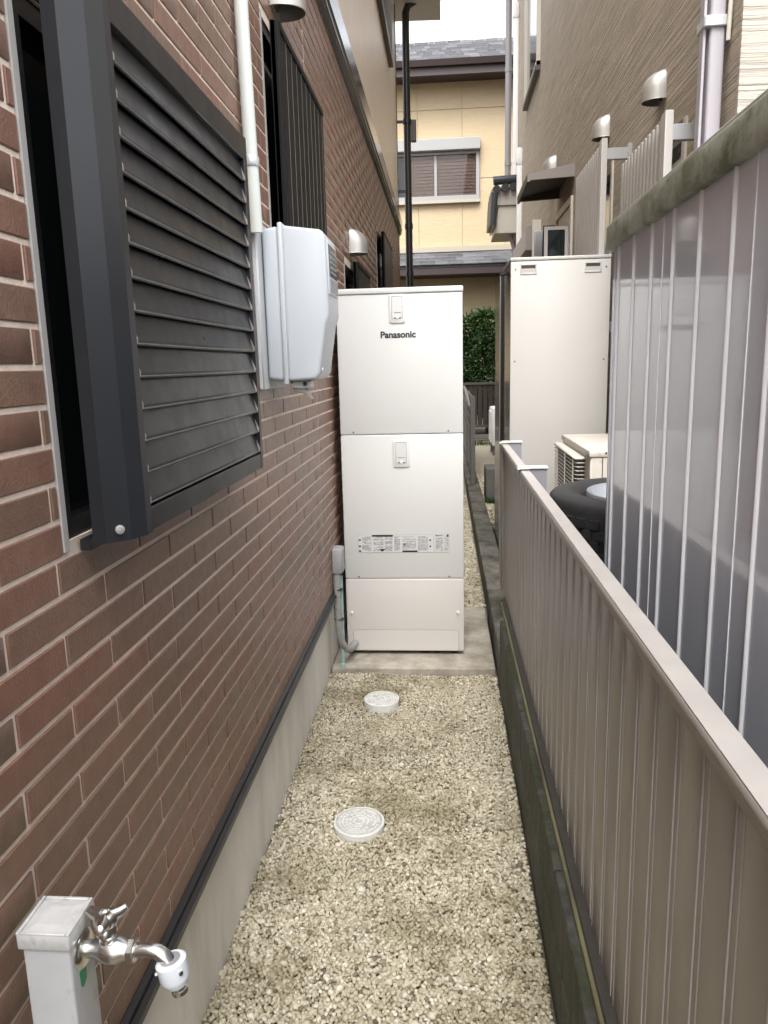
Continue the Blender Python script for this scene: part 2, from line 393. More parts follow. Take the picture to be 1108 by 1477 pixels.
def area(pc):
    p,q,z0,z1 = pc; pts = [px((BX,y,z)) for y,z in ((p,z0),(q,z0),(q,z1),(p,z1))]
    if any(t is None for t in pts): return -1
    cx_, cy_ = sum(t[0] for t in pts)/4, sum(t[1] for t in pts)/4
    if not (-40 < cx_ < 1108 and -20 < cy_ < 1500): return -1
    s = 0
    for i in range(4):
        x0,y0 = pts[i]; x1,y1 = pts[(i+1)%4]; s += x0*y1-x1*y0
    if 1.09 < (p+q)/2 < 1.83 and 1.3 < z0 < 1.93: return -1
    return abs(s)
def brick_geo(l, h, d=.0032, c=.0014):
    V = [(-d-.002,-l/2,-h/2),(-d-.002,l/2,-h/2),(-d-.002,l/2,h/2),(-d-.002,-l/2,h/2),
         (-c*.8,-l/2,-h/2),(-c*.8,l/2,-h/2),(-c*.8,l/2,h/2),(-c*.8,-l/2,h/2),
         (0,-l/2+c,-h/2+c),(0,l/2-c,-h/2+c),(0,l/2-c,h/2-c),(0,-l/2+c,h/2-c)]
    Fc = [(8,9,10,11)]+[(i,(i+1)%4,4+(i+1)%4,4+i) for i in range(4)]+[(4+i,4+(i+1)%4,8+(i+1)%4,8+i) for i in range(4)]
    return V, Fc
pieces.sort(key=area, reverse=True)
cache = {}; ho = origin(house)
def tone_pick(): return random.choice([.05,.2,.3,.38,.45,.5,.55,.62,.72,.8,.95])
for i,(p,q,z0,z1) in enumerate(pieces[:300]):
    l, h = round(q-p,4), round(z1-z0,4); tn = tone_pick(); key = (l,h,tn)
    if key not in cache:
        V,Fc = brick_geo(l,h); me = bpy.data.meshes.new('brick'); me.from_pydata(V,[],Fc)
        a = me.attributes.new('tone','FLOAT','FACE'); a.data.foreach_set('value',[tn]*len(Fc)); me.materials.append(MATS['brick']); cache[key] = me
    o = link('brick', cache[key], house, Vector((BX+random.uniform(-.0004,.0004),(p+q)/2,(z0+z1)/2))-ho)
V = []; Fq = []; T = []
for p,q,z0,z1 in pieces[300:]:
    v,f = brick_geo(q-p, z1-z0); b = len(V); dx = random.uniform(-.0004,.0004); tn = tone_pick()
    V += [(x+BX+dx-ho.x, y+(p+q)/2-ho.y, z+(z0+z1)/2-ho.z) for x,y,z in v]; Fq += [[j+b for j in t] for t in f]; T += [tn]*len(f)
bulk('brick_courses', np.array(V), np.array(Fq), np.array(T), 'brick', house, 'stuff', tris=4)
# window recesses behind the shutters
for (y0,y1,z0,z1) in OPEN:
    wf = MB(); 
    wf.box(-.12,BX-.008,y0,y0+.03,z0,z1); wf.box(-.12,BX-.008,y1-.03,y1,z0,z1); wf.box(-.12,BX-.008,y0+.03,y1-.03,z0,z0+.03); wf.box(-.12,BX-.008,y0+.03,y1-.03,z1-.03,z1)
    o = wf.build('window_frame','black_trim',house); box(-.112,-.10,y0+.03,y1-.03,z0+.03,z1-.03).build('pane','glass_dark',o)
    box(BX-.012,BX+.002,y0-.016,y0-.002,z0-.012,z1+.004).build('jamb_caulk','caulk',house)
# ------------------------------------------------------------------ big louvred shutter
sh = thing('louvered_shutter', 'large charcoal louvred window shutter with wide horizontal slats on the brick wall', 'shutter', (0,1.45,1.25))
MB().prism([(-.034,1.095),(-.035,1.044),(-.013,1.040),(.014,1.066),(.0265,1.097),(.0265,1.118),(-.02,1.125),(-.045,1.10)],'z',1.250,2.026).build('stile','charcoal_face',sh)
box(-.02,.0265,1.832,1.857,1.252,2.02).build('stile','charcoal_metal',sh,bevel=.002)
box(-.02,.026,1.118,1.832,1.252,1.289).build('bottom_rail','charcoal_metal',sh,bevel=.002)
box(-.02,.026,1.118,1.832,1.968,2.018).build('top_rail','charcoal_metal',sh,bevel=.002)
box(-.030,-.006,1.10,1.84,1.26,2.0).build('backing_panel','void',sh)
box(-.0634,-.048,1.06,1.845,1.235,1.252).build('lower_track','charcoal_metal',sh)
NS = 14; pit = (1.968-1.293)/NS
prof = []
me0 = MB().prism([(.0100,pit*1.03),(.0170,.005),(.0178,.0005),(.0225,-.001),(.0245,.003),(.0225,.0085),(.0135,pit*1.05)],'y',-.355,.355).mesh('slat','slat_metal',bevel=.0007)
for i in range(NS):
    z = 1.293+pit*i
    s = link('slat', me0, sh, Vector((0,1.475,z))-Vector((0,1.45,1.25)))
me1 = MB().prism([(.003,pit*.96),(.0185,.006),(.0228,.002),(.0232,.010),(.008,pit*.98)],'y',-.0022,.0022).mesh('slat_end','dusty_lit_edge')
for i in range(NS):
    for y in (1.1215,1.8300): link('slat_end', me1, sh, Vector((.0030,y,1.293+pit*i))-Vector((0,1.45,1.25)))
lipm = MB().tube([(.0235,-.352,.0022),(.0235,.352,.0022)],.0019,6).mesh('slat_lip','lip_dust_highlight',smooth=60)
for i in range(NS): link('slat_lip', lipm, sh, Vector((0,1.475,1.293+pit*i))-Vector((0,1.45,1.25)))
def boltx(x,y,z,r,parent,m='screw'):
    MB().tube([(x-.003,y,z),(x+.0015,y-.0012,z),(x+.0028,y-.0018,z)],[r,r,r*.6],12).build('bolt',m,parent,smooth=40)
MB().tube([(.001,1.055,1.268),(.0045,1.0515,1.268),(.0055,1.0505,1.268)],[.0068,.0068,.004],14).build('bolt','hose_grey',sh,smooth=40)
# ------------------------------------------------------------------ other shutters
def finned(label, y0, y1, z0, z1, n, plain=False):
    t = thing('window_shutter', label, 'shutter', (-.03,(y0+y1)/2,z0), None)
    box(-.050,-.035,y0,y1,z0,z1).build('panel','fin_black',t)
    box(-.050,-.024,y0,y0+.035,z0+.002,z1+.004).build('stile','fin_black',t,bevel=.003)
    box(-.050,-.026,y1-.012,y1+.001,z0+.002,z1+.004).build('stile','fin_black',t)
    box(-.050,-.022,y0+.035,y1-.012,z1-.014,z1+.006).build('head_rail','fin_black',t)
    if plain:
        box(-.036,-.026,y0+.035,y1-.012,z0+.01,z1-.014).build('board','brown_fascia',t,bevel=.003)
    else:
        pz = (y1-.02-y0-.05)/n
        fm = box(-.0355,-.027,-pz*.42,pz*.42,z0+.002,z1-.015).mesh('fin','fin_black',Vector((0,0,z0)),bevel=.003)
        em = box(-.0275,-.0255,-.0025,.0025,z0+.002,z1-.016).mesh('fin_edge','fin_line',Vector((0,0,z0)))
        for i in range(n):
            y = y0+.05+pz*(i+.5)
            link('fin', fm, t, (.03,y-(y0+y1)/2,0)); link('fin_edge', em, t, (.03,y+pz*.36-(y0+y1)/2,0))
    for y in (y0+.2, y1-.2): box(-.066,-.050,y-.02,y+.02,z1-.06,z1-.03).build('bracket','fin_black',t)
    return t
finned('tall black window shutter with narrow vertical fins above the meter box', 2.553,3.45,1.6,2.552,9)
finned('small dark finned window shutter just above the water heater top', 4.62,5.41,1.58,2.095,8)
finned('plain dark brown window shutter on the far end of the brick wall', 6.80,7.86,1.45,2.62,1,True)
# ------------------------------------------------------------------ vent hoods
def hood(label, xw, y, zb, s, side, group='vent hoods'):
    """rounded hood on a wall at x=xw, opening downwards; side=+1 faces +x"""
    t = thing('vent_hood', label, 'vent hood', (xw,y,zb), group)
    w, h, p = .078*s, .165*s, .115*s
    n = 14; rows = []
    for j in range(11):           # from mouth up over the dome to the wall
        u = j/10
        if u < .45: z = h*.40*(u/.45); k = 1
        else:
            a = (u-.45)/.55*math.pi/2; z = h*.40+h*.60*math.sin(a); k = math.cos(a)
        R = []
        for i in range(n+1):
            b = math.pi*i/n
            R.append((xw+side*(.004+p*k*math.sin(b)**.8), y-w*math.cos(b)*(1 if u<.45 else (.6+.4*k)), zb+z))
        rows.append(R)
    vs = [v for R in rows for v in R]; m = n+1
    fs = [(j*m+i,j*m+i+1,(j+1)*m+i+1,(j+1)*m+i) for j in range(10) for i in range(n)]
    mb = MB().add(vs, fs); mb.build('cowl','hood_steel',t,smooth=50)
    rim = MB().tube([(v[0],v[1],v[2]+.002) for v in rows[0]],.0028*s,6); rim.build('rim','hood_steel',t,smooth=60)
    q = [(y-w*1.12*math.cos(math.pi*i/12+math.pi*0), zb+h*.62+h*.45*math.sin(math.pi*i/12)) for i in range(13)]
    q += [(y+w*1.12, zb-.004), (y-w*1.12, zb-.004)]
    MB().prism(q[::-1],'x',xw-.001,xw+side*.005).build('back_plate','hood_steel',t)
    MB().tube([(xw+side*.004,y,zb+h*.35),(xw+side*.010,y,zb+h*.35)],.05*s,16).build('grille','hood_dark',t)
    return t
hood('steel vent hood on the brick wall, directly above the tall finned shutter', BX, 2.72, 2.638, .86, 1)
hood('steel vent hood on the brick wall, beyond the meter box', BX, 4.66, 2.145, .85, 1)
# ------------------------------------------------------------------ meter box, conduit
mt = thing('electric_meter_box', 'pale blue-grey plastic electric meter box mounted on the brick wall', 'meter box', (-.05,2.38,1.43))
box(BX+.0005,-.048,2.222,2.52,1.432,1.912).build('back_plate','meter_plate',mt,bevel=.004)
yb0,yb1 = 2.268,2.492
MB().prism([(-.046,1.462),(-.046,1.893),(.004,1.900),(.004,1.455)],'y',yb0+.004,yb1-.004).build('rear_housing','meter_plastic',mt,bevel=.012,seg=3)
MB().prism([(.003,1.447),(.003,1.908),(.0165,1.908),(.0165,1.447)],'y',yb0-.004,yb1+.004).build('seam_flange','meter_plastic',mt,bevel=.0035,seg=2)
fr = MB().prism([(.014,1.455),(.014,1.901),(.128,1.885),(.1405,1.868),(.1445,1.648),(.134,1.622),(.112,1.478),(.098,1.458)],'y',yb0+.001,yb1-.001).build('front_housing','meter_plastic',mt,bevel=.013,seg=4)
MB().prism([(.139,1.705),(.139,1.862),(.1448,1.858),(.1478,1.705)],'y',yb0+.022,yb1-.03).build('window_bezel','meter_plastic',mt,bevel=.002)
wnd = MB().prism([(.140,1.757),(.140,1.850),(.1460,1.848),(.1482,1.757)],'y',yb0+.028,yb1-.036).build('display_window','meter_window',mt)
box(.1435,.1486,yb0+.03,yb1-.04,1.712,1.750).build('rating_plate','meter_grey',mt)
b = MB()
for i in range(5): b.box(.147,.1489,yb0+.05,yb1-.06,1.768+i*.014,1.774+i*.014)
b.build('register','meter_grey',wnd)
MB().tube([(.108,yb0+.03,1.487),(.117,yb0+.03,1.485)],.008,14).build('latch','meter_plate',mt,smooth=40)
box(.02,.075,yb0+.03,yb0+.1,1.432,1.458).build('cable_gland','meter_plate',mt,bevel=.004)
MB().tube([(.060,yb0+.028,1.447),(.060,yb0+.022,1.447)],.006,10).build('seal_plug','black_plastic',mt)
MB().prism([(.02,1.437),(.06,1.432),(.078,1.400),(.072,1.398),(.05,1.418),(.02,1.425)],'y',yb0+.04,yb0+.07).build('bracket','hood_steel',mt,bevel=.002)
cd = thing('electrical_conduit', 'white plastic electrical conduit running up the brick wall above the meter box', 'conduit', (-.043,2.185,1.88))
MB().tube([(-.042,2.20,1.87),(-.042,2.185,2.05),(-.042,2.165,2.4),(-.042,2.155,3.0)],.0185,20).build('pipe','pvc_white',cd,smooth=40)
for z in (2.052,2.9):
    c = MB().tube([(-.042,2.185,z-.013),(-.042,2.185,z-.008),(-.042,2.185,z+.008),(-.042,2.185,z+.013)],[.0205,.0225,.0225,.0205],20).build('clamp','clamp_metal',cd,smooth=40)
    box(BX-.002,-.05,2.175,2.197,z-.012,z+.012).build('clamp_foot','clamp_metal',c)
# ------------------------------------------------------------------ water heater
ht = thing('water_heater', 'tall off-white water heater tank cabinet standing on a concrete slab at the path end', 'water heater', (.268,4.0,.03))
X0,X1,Y0 = -.030,.5675,3.68
box(X0+.004,X1-.004,Y0+.014,Y0+.66,.075,1.832).build('cabinet','heater_white',ht,bevel=.006)
MB().prism(rrect(X0-.004,X1+.004,Y0-.005,Y0+.668,.014),'z',1.826,1.853).build('top_lid','heater_white',ht,bevel=.006,seg=3)
def panel(z0,z1,m,nm): return box(X0,X1,Y0,Y0+.013,z0,z1).build(nm,m,ht,bevel=.0045,seg=3)
p1 = panel(1.1660,1.8245,'heater_white','upper_panel'); p2 = panel(.4385,1.1635,'heater_white','middle_panel'); p3 = panel(.052,.436,'heater_pink','lower_panel')
def access(z0,z1,x0,x1,parent):
    c = MB(); fr = rrect(x0,x1,z0,z1,.012); c.prism(fr,'y',Y0-.006,Y0+.001)
    a = c.build('access_frame','heater_cover',parent,bevel=.003,seg=2)
    fx0,fx1,fz0,fz1 = x0+.0145,x1-.0155,z0+.024,z1-.012
    b = MB()
    nx0,nx1,nz = fx0+.009,fx1-.007,fz0+.026
    b.box(fx0,fx1,Y0-.0088,Y0-.0055,nz,fz1); b.box(fx0,nx0,Y0-.0088,Y0-.0055,fz0,nz); b.box(nx1,fx1,Y0-.0088,Y0-.0055,fz0,nz)
    b.build('flap','heater_white',a)
    g = MB(); e = .0012
    for q in ((fx0-e,fx0,fz0,fz1),(fx1,fx1+e,fz0,fz1),(fx0,fx1,fz1,fz1+e*1.8),(nx0,nx1,nz-e,nz),(nx0,nx1,fz0-.003,fz0+.002)): g.box(q[0],q[1],Y0-.0068,Y0-.0059,q[2],q[3])
    g.build('shadow_gap','print_grey',a)
    MB().tube([((nx0+nx1)/2,Y0-.004,fz0+.004),((nx0+nx1)/2,Y0-.010,fz0+.004)],.0075,14).build('thumb_latch','thumb_white',a,smooth=40)
access(1.690,1.8235,.2215,.3000,p1); access(1.003,1.1375,.2260,.3070,p2)
def screw(x,z,parent,r=.0042,m='screw'): MB().tube([(x,Y0+.002,z),(x,Y0-.0015,z),(x,Y0-.0025,z)],[r,r,r*.5],10).build('screw',m,parent,smooth=40)
for x in (.0345,.4970): screw(x,1.178,p1)
for x in (.0390,.4945): screw(x,.4475,p2)
for x in (-.003,.5385):
    MB().tube([(x,Y0+.002,.258),(x,Y0-.004,.258),(x,Y0-.007,.258),(x,Y0-.008,.258)],[.0085,.0085,.007,.003],14).build('thumb_screw','thumb_white',p3,smooth=40)
# kick cover outline
kc = MB(); x0,x1,z1 = .0025,.5405,.166
kp = [(x0,.056),(x0,z1-.012),(x0+.004,z1-.003),(x0+.014,z1),(x1-.014,z1),(x1-.004,z1-.003),(x1,z1-.012),(x1,.056)]
MB().prism(kp,'y',Y0-.0018,Y0+.001).build('kick_cover','heater_pink',p3,bevel=.0008)
MB().tube([(x,Y0-.0006,z) for x,z in kp],.0010,5).build('cover_joint','print_grey',p3)
for x,z in [(x0+.02+i*(x1-x0-.04)/5,z1) for i in range(6)]+[(x0,.10),(x1,.10),(x0,.06),(x1,.06)]: screw(x,z,p3,.0016)
for x in (.02,.37,.43,.52): MB().lathe([(.022,.030),(.022,.034),(.012,.036),(.012,.08)],(x,Y0+.05),16).build('foot','screw',ht)
for x in (.02,.52): MB().lathe([(.022,.030),(.022,.034),(.012,.036),(.012,.08)],(x,Y0+.6),16).build('foot','screw',ht)
def text(s, x0, x1, zb, y, m, parent, name, off=.0, h=None):
    cu = bpy.data.curves.new(name,'FONT'); cu.body = s; cu.offset = off; cu.extrude = .01; cu.resolution_u = 6
    to = bpy.data.objects.new('tmp',cu); COL.objects.link(to)
    me = bpy.data.meshes.new_from_object(to.evaluated_get(bpy.context.evaluated_depsgraph_get())); bpy.data.objects.remove(to)
    co = np.zeros(len(me.vertices)*3); me.vertices.foreach_get('co',co); co = co.reshape(-1,3)
    k = (x1-x0)/(co[:,0].max()-co[:,0].min()); kz = k if h is None else h/(co[:,1].max()-min(0,co[:,1].min()))
    o3 = origin(parent); out = np.stack([(co[:,0]-co[:,0].min())*k+x0-o3.x, y-co[:,2]*.04-o3.y, co[:,1]*kz+zb-o3.z],1)
    me.vertices.foreach_set('co',out.astype(np.float32).ravel()); me.update(); me.materials.clear(); me.materials.append(MATS[m])
    return link(name, me, parent)
text('Panasonic',.1790,.3465,1.6235,Y0-.0008,'print_black',p1,'brand_lettering',.036)
# rating and warning label strip
def label(x0,x1,z0,z1,cols,heads,bottoms=()):
    L = box(x0,x1,Y0-.0010,Y0+.001,z0,z1).build('warning_label','label_white',p2)
    b = MB(); d = MB(); y0,y1 = Y0-.0015,Y0-.0009
    for c0,c1 in cols:
        z = z1-.012
        while z > z0+.006:
            x = c0
            while x < c1-.004:
                w = min(random.uniform(.004,.022), c1-x)
                if random.random() < .86: b.box(x,x+w,y0,y1,z,z+random.uniform(.0011,.0019))
                x += w+.0018
            z -= random.choice([.0042,.0042,.0050,.0075])
    for h in heads: d.box(h[0],h[1],y0-.0003,y1,h[2],h[3])
    for h in bottoms: d.prism([(h[0],h[2]),(h[1],h[2]),((h[0]+h[1])/2,h[3])],'y',y0-.0003,y1)
    e = .0006
    for q in ((x0,x1,z0,z0+e),(x0,x1,z1-e,z1),(x0,x0+e,z0,z1),(x1-e,x1,z0,z1)): b.box(q[0],q[1],y0,y1,q[2],q[3])
    b.build('small_print','print_grey',L); d.build('heading_bar','print_black',L)
label(.0415,.4190,.5745,.6650,[(.060,.108),(.117,.168),(.175,.213),(.222,.252),(.262,.330),(.340,.392)],
      [(.110,.216,.6555,.6635),(.262,.338,.5755,.5835),(.268,.276,.612,.620),(.398,.406,.632,.640),(.398,.406,.600,.608),(.044,.054,.634,.642),(.044,.054,.603,.611),(.044,.054,.578,.586)], [(.145,.178,.592,.578)])
label(.4270,.4955,.5745,.6670,[(.431,.466),(.472,.492)],[(.484,.493,.652,.664)])
text('Panasonic',.4290,.4640,.6575,Y0-.0012,'print_black',p2,'maker_mark',.02)
# junction box and pipes at the wall
jb = thing('junction_box', 'grey plastic junction box on the brick wall beside the water heater', 'junction box', (-.06,3.52,.52))
box(BX+.0005,-.018,3.475,3.565,.520,.640).build('box_body','jbox_grey',jb,bevel=.006,seg=2)
box(-.020,-.014,3.479,3.561,.524,.636).build('box_cover','jbox_grey',jb,bevel=.003)
MB().tube([(-.045,3.50,.52),(-.045,3.50,.505)],.018,12).build('connector','hose_grey',jb)
hp = thing('flexible_conduit', 'grey flexible conduit bending from the junction box into the heater base', 'conduit', (-.045,3.52,.1))
pth = [(-.047,3.488,.51),(-.047,3.488,.35),(-.044,3.489,.24),(-.036,3.50,.17),(-.020,3.53,.12),(-.002,3.58,.100),(.012,3.69,.095)]
MB().tube(pth,.0175,14).build('hose','hose_grey',hp,smooth=60)
for z in (.44,.29): MB().tube([(-.043,3.495,z-.002),(-.043,3.495,z+.002)],.0245,12).build('cable_tie','black_plastic',hp)
bt = thing('drain_tube', 'pale blue plastic tube standing beside the heater on the slab', 'pipe', (-.035,3.50,.03))
MB().tube([(-.036,3.515,.030),(-.030,3.515,.2),(-.030,3.515,.50)],.0085,12).build('tube','tube_blue',bt,smooth=60)
MB().lathe([(.013,.03),(.013,.05),(.0105,.052)],(-.036,3.515),12).build('end_collar','tube_blue',bt,smooth=40)
# ------------------------------------------------------------------ faucet stand
fx,fy,fz = -.006,.790,.835
ft = thing('faucet_stand', 'pale grey square water stand pipe with chrome tap beside the brick wall', 'faucet', (fx,fy,-.02))
h = .0295
MB().prism(rrect(fx-h,fx+h,fy-h,fy+h,.004),'z',-.05,fz-.016).build('post','faucet_post',ft,smooth=40)
c = .0335
cap = MB().prism(rrect(fx-c,fx+c,fy-c,fy+c,.0035),'z',fz-.020,fz).build('cap','faucet_cap',ft,bevel=.0018,seg=2)
i_ = .0285
cr_ = MB()
for q in ((fx-c,fx-i_,fy-c,fy+c),(fx+i_,fx+c,fy-c,fy+c),(fx-i_,fx+i_,fy-c,fy-i_),(fx-i_,fx+i_,fy+i_,fy+c)): cr_.box(q[0]+.0003,q[1]-.0003,q[2]+.0003,q[3]-.0003,fz-.0008,fz+.0028)
cr_.build('cap_rim','faucet_cap',cap,bevel=.0008)
MB().add([(fx-i_,fy-i_,fz+.0004),(fx+i_,fy-i_,fz+.0004),(fx+i_,fy+i_,fz+.0004),(fx-i_,fy+i_,fz+.0004),(fx-.016,fy-.016,fz+.0022),(fx+.016,fy-.016,fz+.0022),(fx+.016,fy+.016,fz+.0022),(fx-.016,fy+.016,fz+.0022)],
   [(0,1,5,4),(1,2,6,5),(2,3,7,6),(3,0,4,7),(4,5,6,7)]).build('cap_crown','faucet_cap',cap)
tx,tz = fx+h,fz-.044
MB().tube([(tx-.002,fy,tz),(tx+.003,fy,tz),(tx+.006,fy,tz),(tx+.007,fy,tz)],[.0235,.0235,.020,.012],24).build('flange','chrome',ft,smooth=40)
tap = MB().tube([(tx+.004,fy,tz),(tx+.018,fy,tz),(tx+.026,fy,tz),(tx+.036,fy,tz),(tx+.048,fy,tz),(tx+.056,fy,tz),(tx+.062,fy,tz)],[.0110,.0110,.0145,.0170,.0165,.0120,.0115],18).build('tap_body','chrome',ft,smooth=50)
MB().tube([(tx+.060,fy,tz),(tx+.061,fy,tz),(tx+.068,fy,tz),(tx+.069,fy,tz)],[.0135,.0155,.0155,.0135],6).build('union_nut','chrome',tap)
MB().tube([(tx+.034,fy,tz+.008),(tx+.034,fy,tz+.016),(tx+.034,fy,tz+.022),(tx+.034,fy,tz+.024),(tx+.034,fy,tz+.030),(tx+.034,fy,tz+.038)],[.0100,.0100,.0105,.0125,.0125,.006],16).build('bonnet','chrome',tap,smooth=40)
hd = MB(); hz = tz+.042
hd.lathe([(.0135,hz-.006),(.0155,hz),(.0135,hz+.006),(.009,hz+.010),(.0065,hz+.010),(.0060,hz+.0075)],(tx+.034,fy),18)
for a in (40,160,280):
    d = Vector((math.cos(math.radians(a)),math.sin(math.radians(a)),0)); c0 = Vector((tx+.034,fy,hz+.002))
    hd.tube([c0+d*.007,c0+d*.018+Vector((0,0,.001)),c0+d*.026+Vector((0,0,.0035)),c0+d*.0275+Vector((0,0,.004))],[.0095,.0078,.0062,.003],12)
hd.build('handle','chrome',tap,smooth=50)
sp_ = [(tx+.066,fy,tz),(tx+.084,fy-.001,tz+.003),(tx+.098,fy-.002,tz+.001),(tx+.108,fy-.003,tz-.006),(tx+.115,fy-.004,tz-.016)]
MB().tube(sp_,[.0090,.0090,.0090,.0090,.0090],14).build('spout','chrome',ft,smooth=60)
nc = Vector((tx+.115,fy-.004,tz-.013)); dn = Vector((.22,-.03,-1)).normalized()
def along(ts, rs, nm, m, par, seg=20): return MB().tube([nc+dn*t for t in ts],rs,seg).build(nm,m,par,smooth=35)
nz_ = along([-.006,-.004,.016,.022,.028],[.0165,.0190,.0190,.0165,.013],'hose_connector','nozzle_white',ft)
along([-.0061,-.0066],[.0125,.0125],'connector_mouth','meter_grey',nz_)
along([.028,.034,.035,.040,.042],[.0085,.0085,.0100,.0100,.007],'connector_tip','chrome',nz_)
for a in (200,320,80):
    u = Vector((math.cos(math.radians(a)),math.sin(math.radians(a)),0)); u = (u-dn*u.dot(dn)).normalized()
    MB().tube([nc+dn*.005+u*.018,nc+dn*.005+u*.0215],.0028,8).build('grub_screw','chrome',nz_)
q = [(fy-.013,tz-.026),(fy-.004,tz-.020),(fy+.004,tz-.028),(fy+.003,tz-.044),(fy-.006,tz-.050),(fy-.012,tz-.044)]
MB().prism(q,'x',tx-.001,tx+.0004).build('sticker','green_sticker',ft)

# ------------------------------------------------------------------ curb and low wall
bw = thing('boundary_wall', 'low mossy dark concrete boundary wall under the aluminium fence', 'wall', (.78,3,0))
box(.7262,.865,3.432,15.0,-.2,.150).build('curb','curb_concrete',bw,bevel=.006)
box(.726,.865,-1.5,3.43,-.2,.150).build('curb','mossy_concrete',bw,bevel=.003)
yb = -1.5
for n_, y2 in enumerate((-.75,.045,.84,1.635,2.43,3.43)):
    box(.7295+random.uniform(-.001,.001),.86,yb+.0015,y2-.0015,.150,.305+random.uniform(-.002,.002)).build('block','mossy_concrete',bw,bevel=.004); yb = y2
# ------------------------------------------------------------------ aluminium fence
fn = thing('aluminium_fence', 'taupe aluminium fence of vertical boards standing on the low concrete wall', 'fence', (.78,2,.3))
FX = .776; fo = origin(fn)
box(.749,.800,-1.2,3.66,.306,.322).build('bottom_rail','olive_rail',fn,bevel=.002)
box(.757,.795,-1.2,3.66,.322,.340).build('bottom_channel','fence_dark',fn)
box(FX+.008,FX+.012,-1.2,3.93,.335,1.07).build('groove_backing','fence_metal',fn)
P_ = .1005; bm_ = MB().prism([(FX+.009,-.040),(FX,-.0385),(FX-.0005,-.036),(FX-.0005,.036),(FX,.0385),(FX+.009,.040)],'z',.338,1.062).mesh('board','fence_metal',Vector((.78,0,.3)),bevel=.0012)
nb = box(FX+.0005,FX+.009,-.0092,.0092,.338,1.062).mesh('joint_strip','fence_metal',Vector((.78,0,.3)),bevel=.0015)
bdm = MB().tube([(FX+.0004,0,.338),(FX+.0004,0,1.062)],.0017,6).mesh('highlight_bead','fence_cap',Vector((.78,0,.3)),smooth=60)  # lighter-coloured lines stand in for edge highlights at the board joints
y = 3.885
while y > -1.1:
    link('board', bm_, fn, (0,y-2,0)); link('joint_strip', nb, fn, (0,y-P_/2-2,0)); link('highlight_bead', bdm, fn, (0,y-P_/2-.0107-2,0)); link('highlight_bead', bdm, fn, (0,y-P_/2+.0107-2,0)); y -= P_
def rail(y0,y1):
    MB().prism([(.772,1.052),(.770,1.056),(.7595,1.085),(.763,1.0915),(.795,1.0915),(.799,1.087),(.799,1.055),(.797,1.052)],'y',y0,y1).build('top_rail','fence_rail',fn,bevel=.0012)
    box(.7635,.7965,y0+.002,y1-.002,1.0915,1.0935).build('rail_cap','fence_cap',fn)
rail(-1.2,2.865); rail(2.872,3.80)
for yy in (2.87,3.83):
    p = box(.800,.862,yy-.012,yy+.03,.150,1.10).build('post','post_grey',fn,bevel=.002)
    MB().prism([(.752,1.0945),(.765,1.099),(.800,1.100),(.866,1.100),(.866,1.107),(.77,1.107),(.752,1.100)],'y',yy-.018,yy+.036).build('post_cap','post_cap',p,bevel=.002)
box(.7615,.799,3.80,3.93,.34,1.085).build('end_cap','fence_rail',fn,bevel=.003)
# ------------------------------------------------------------------ storage shed
SX = .915
sd = thing('storage_shed', 'glossy grey steel storage shed with ribbed panels and mossy roof edge behind the fence', 'shed', (1.4,1,0))
box(SX+.012,2.15,-.9,2.04,.06,1.80).build('shed_body','shed_panel',sd)
ribs = [2.0-.1535*i for i in range(19)]; e0 = 2.052
for i,r in enumerate(ribs):
    box(SX,SX+.0115,r+.004,e0-.0006,.08,1.775).build('panel','shed_panel',sd,bevel=.003)
    MB().prism([(SX+.011,r-.006),(SX-.002,r-.004),(SX-.0045,r-.0015),(SX-.0045,r+.0015),(SX-.002,r+.004),(SX+.011,r+.006)],'z',.08,1.772).build('rib','shed_rib_highlight',sd,smooth=60)
    e0 = r-.004
for r in (1.610,1.153,.696,.24): box(SX-.0016,SX+.004,r-.0015,r+.0015,.08,1.772).build('panel_seam','shed_rib_highlight',sd)
box(SX-.016,2.2,-.95,2.095,1.771,1.832).build('roof_edge','shed_moss',sd,bevel=.006,seg=2)
box(SX-.006,2.19,-.94,2.085,1.8305,1.845).build('roof','fence_cap',sd,bevel=.004)
box(SX-.002,SX+.03,2.040,2.062,.07,1.772).build('corner_post','shed_panel',sd,bevel=.004)
box(SX+.02,2.1,-.85,2.0,-.05,.06).build('plinth','block_grey',sd)
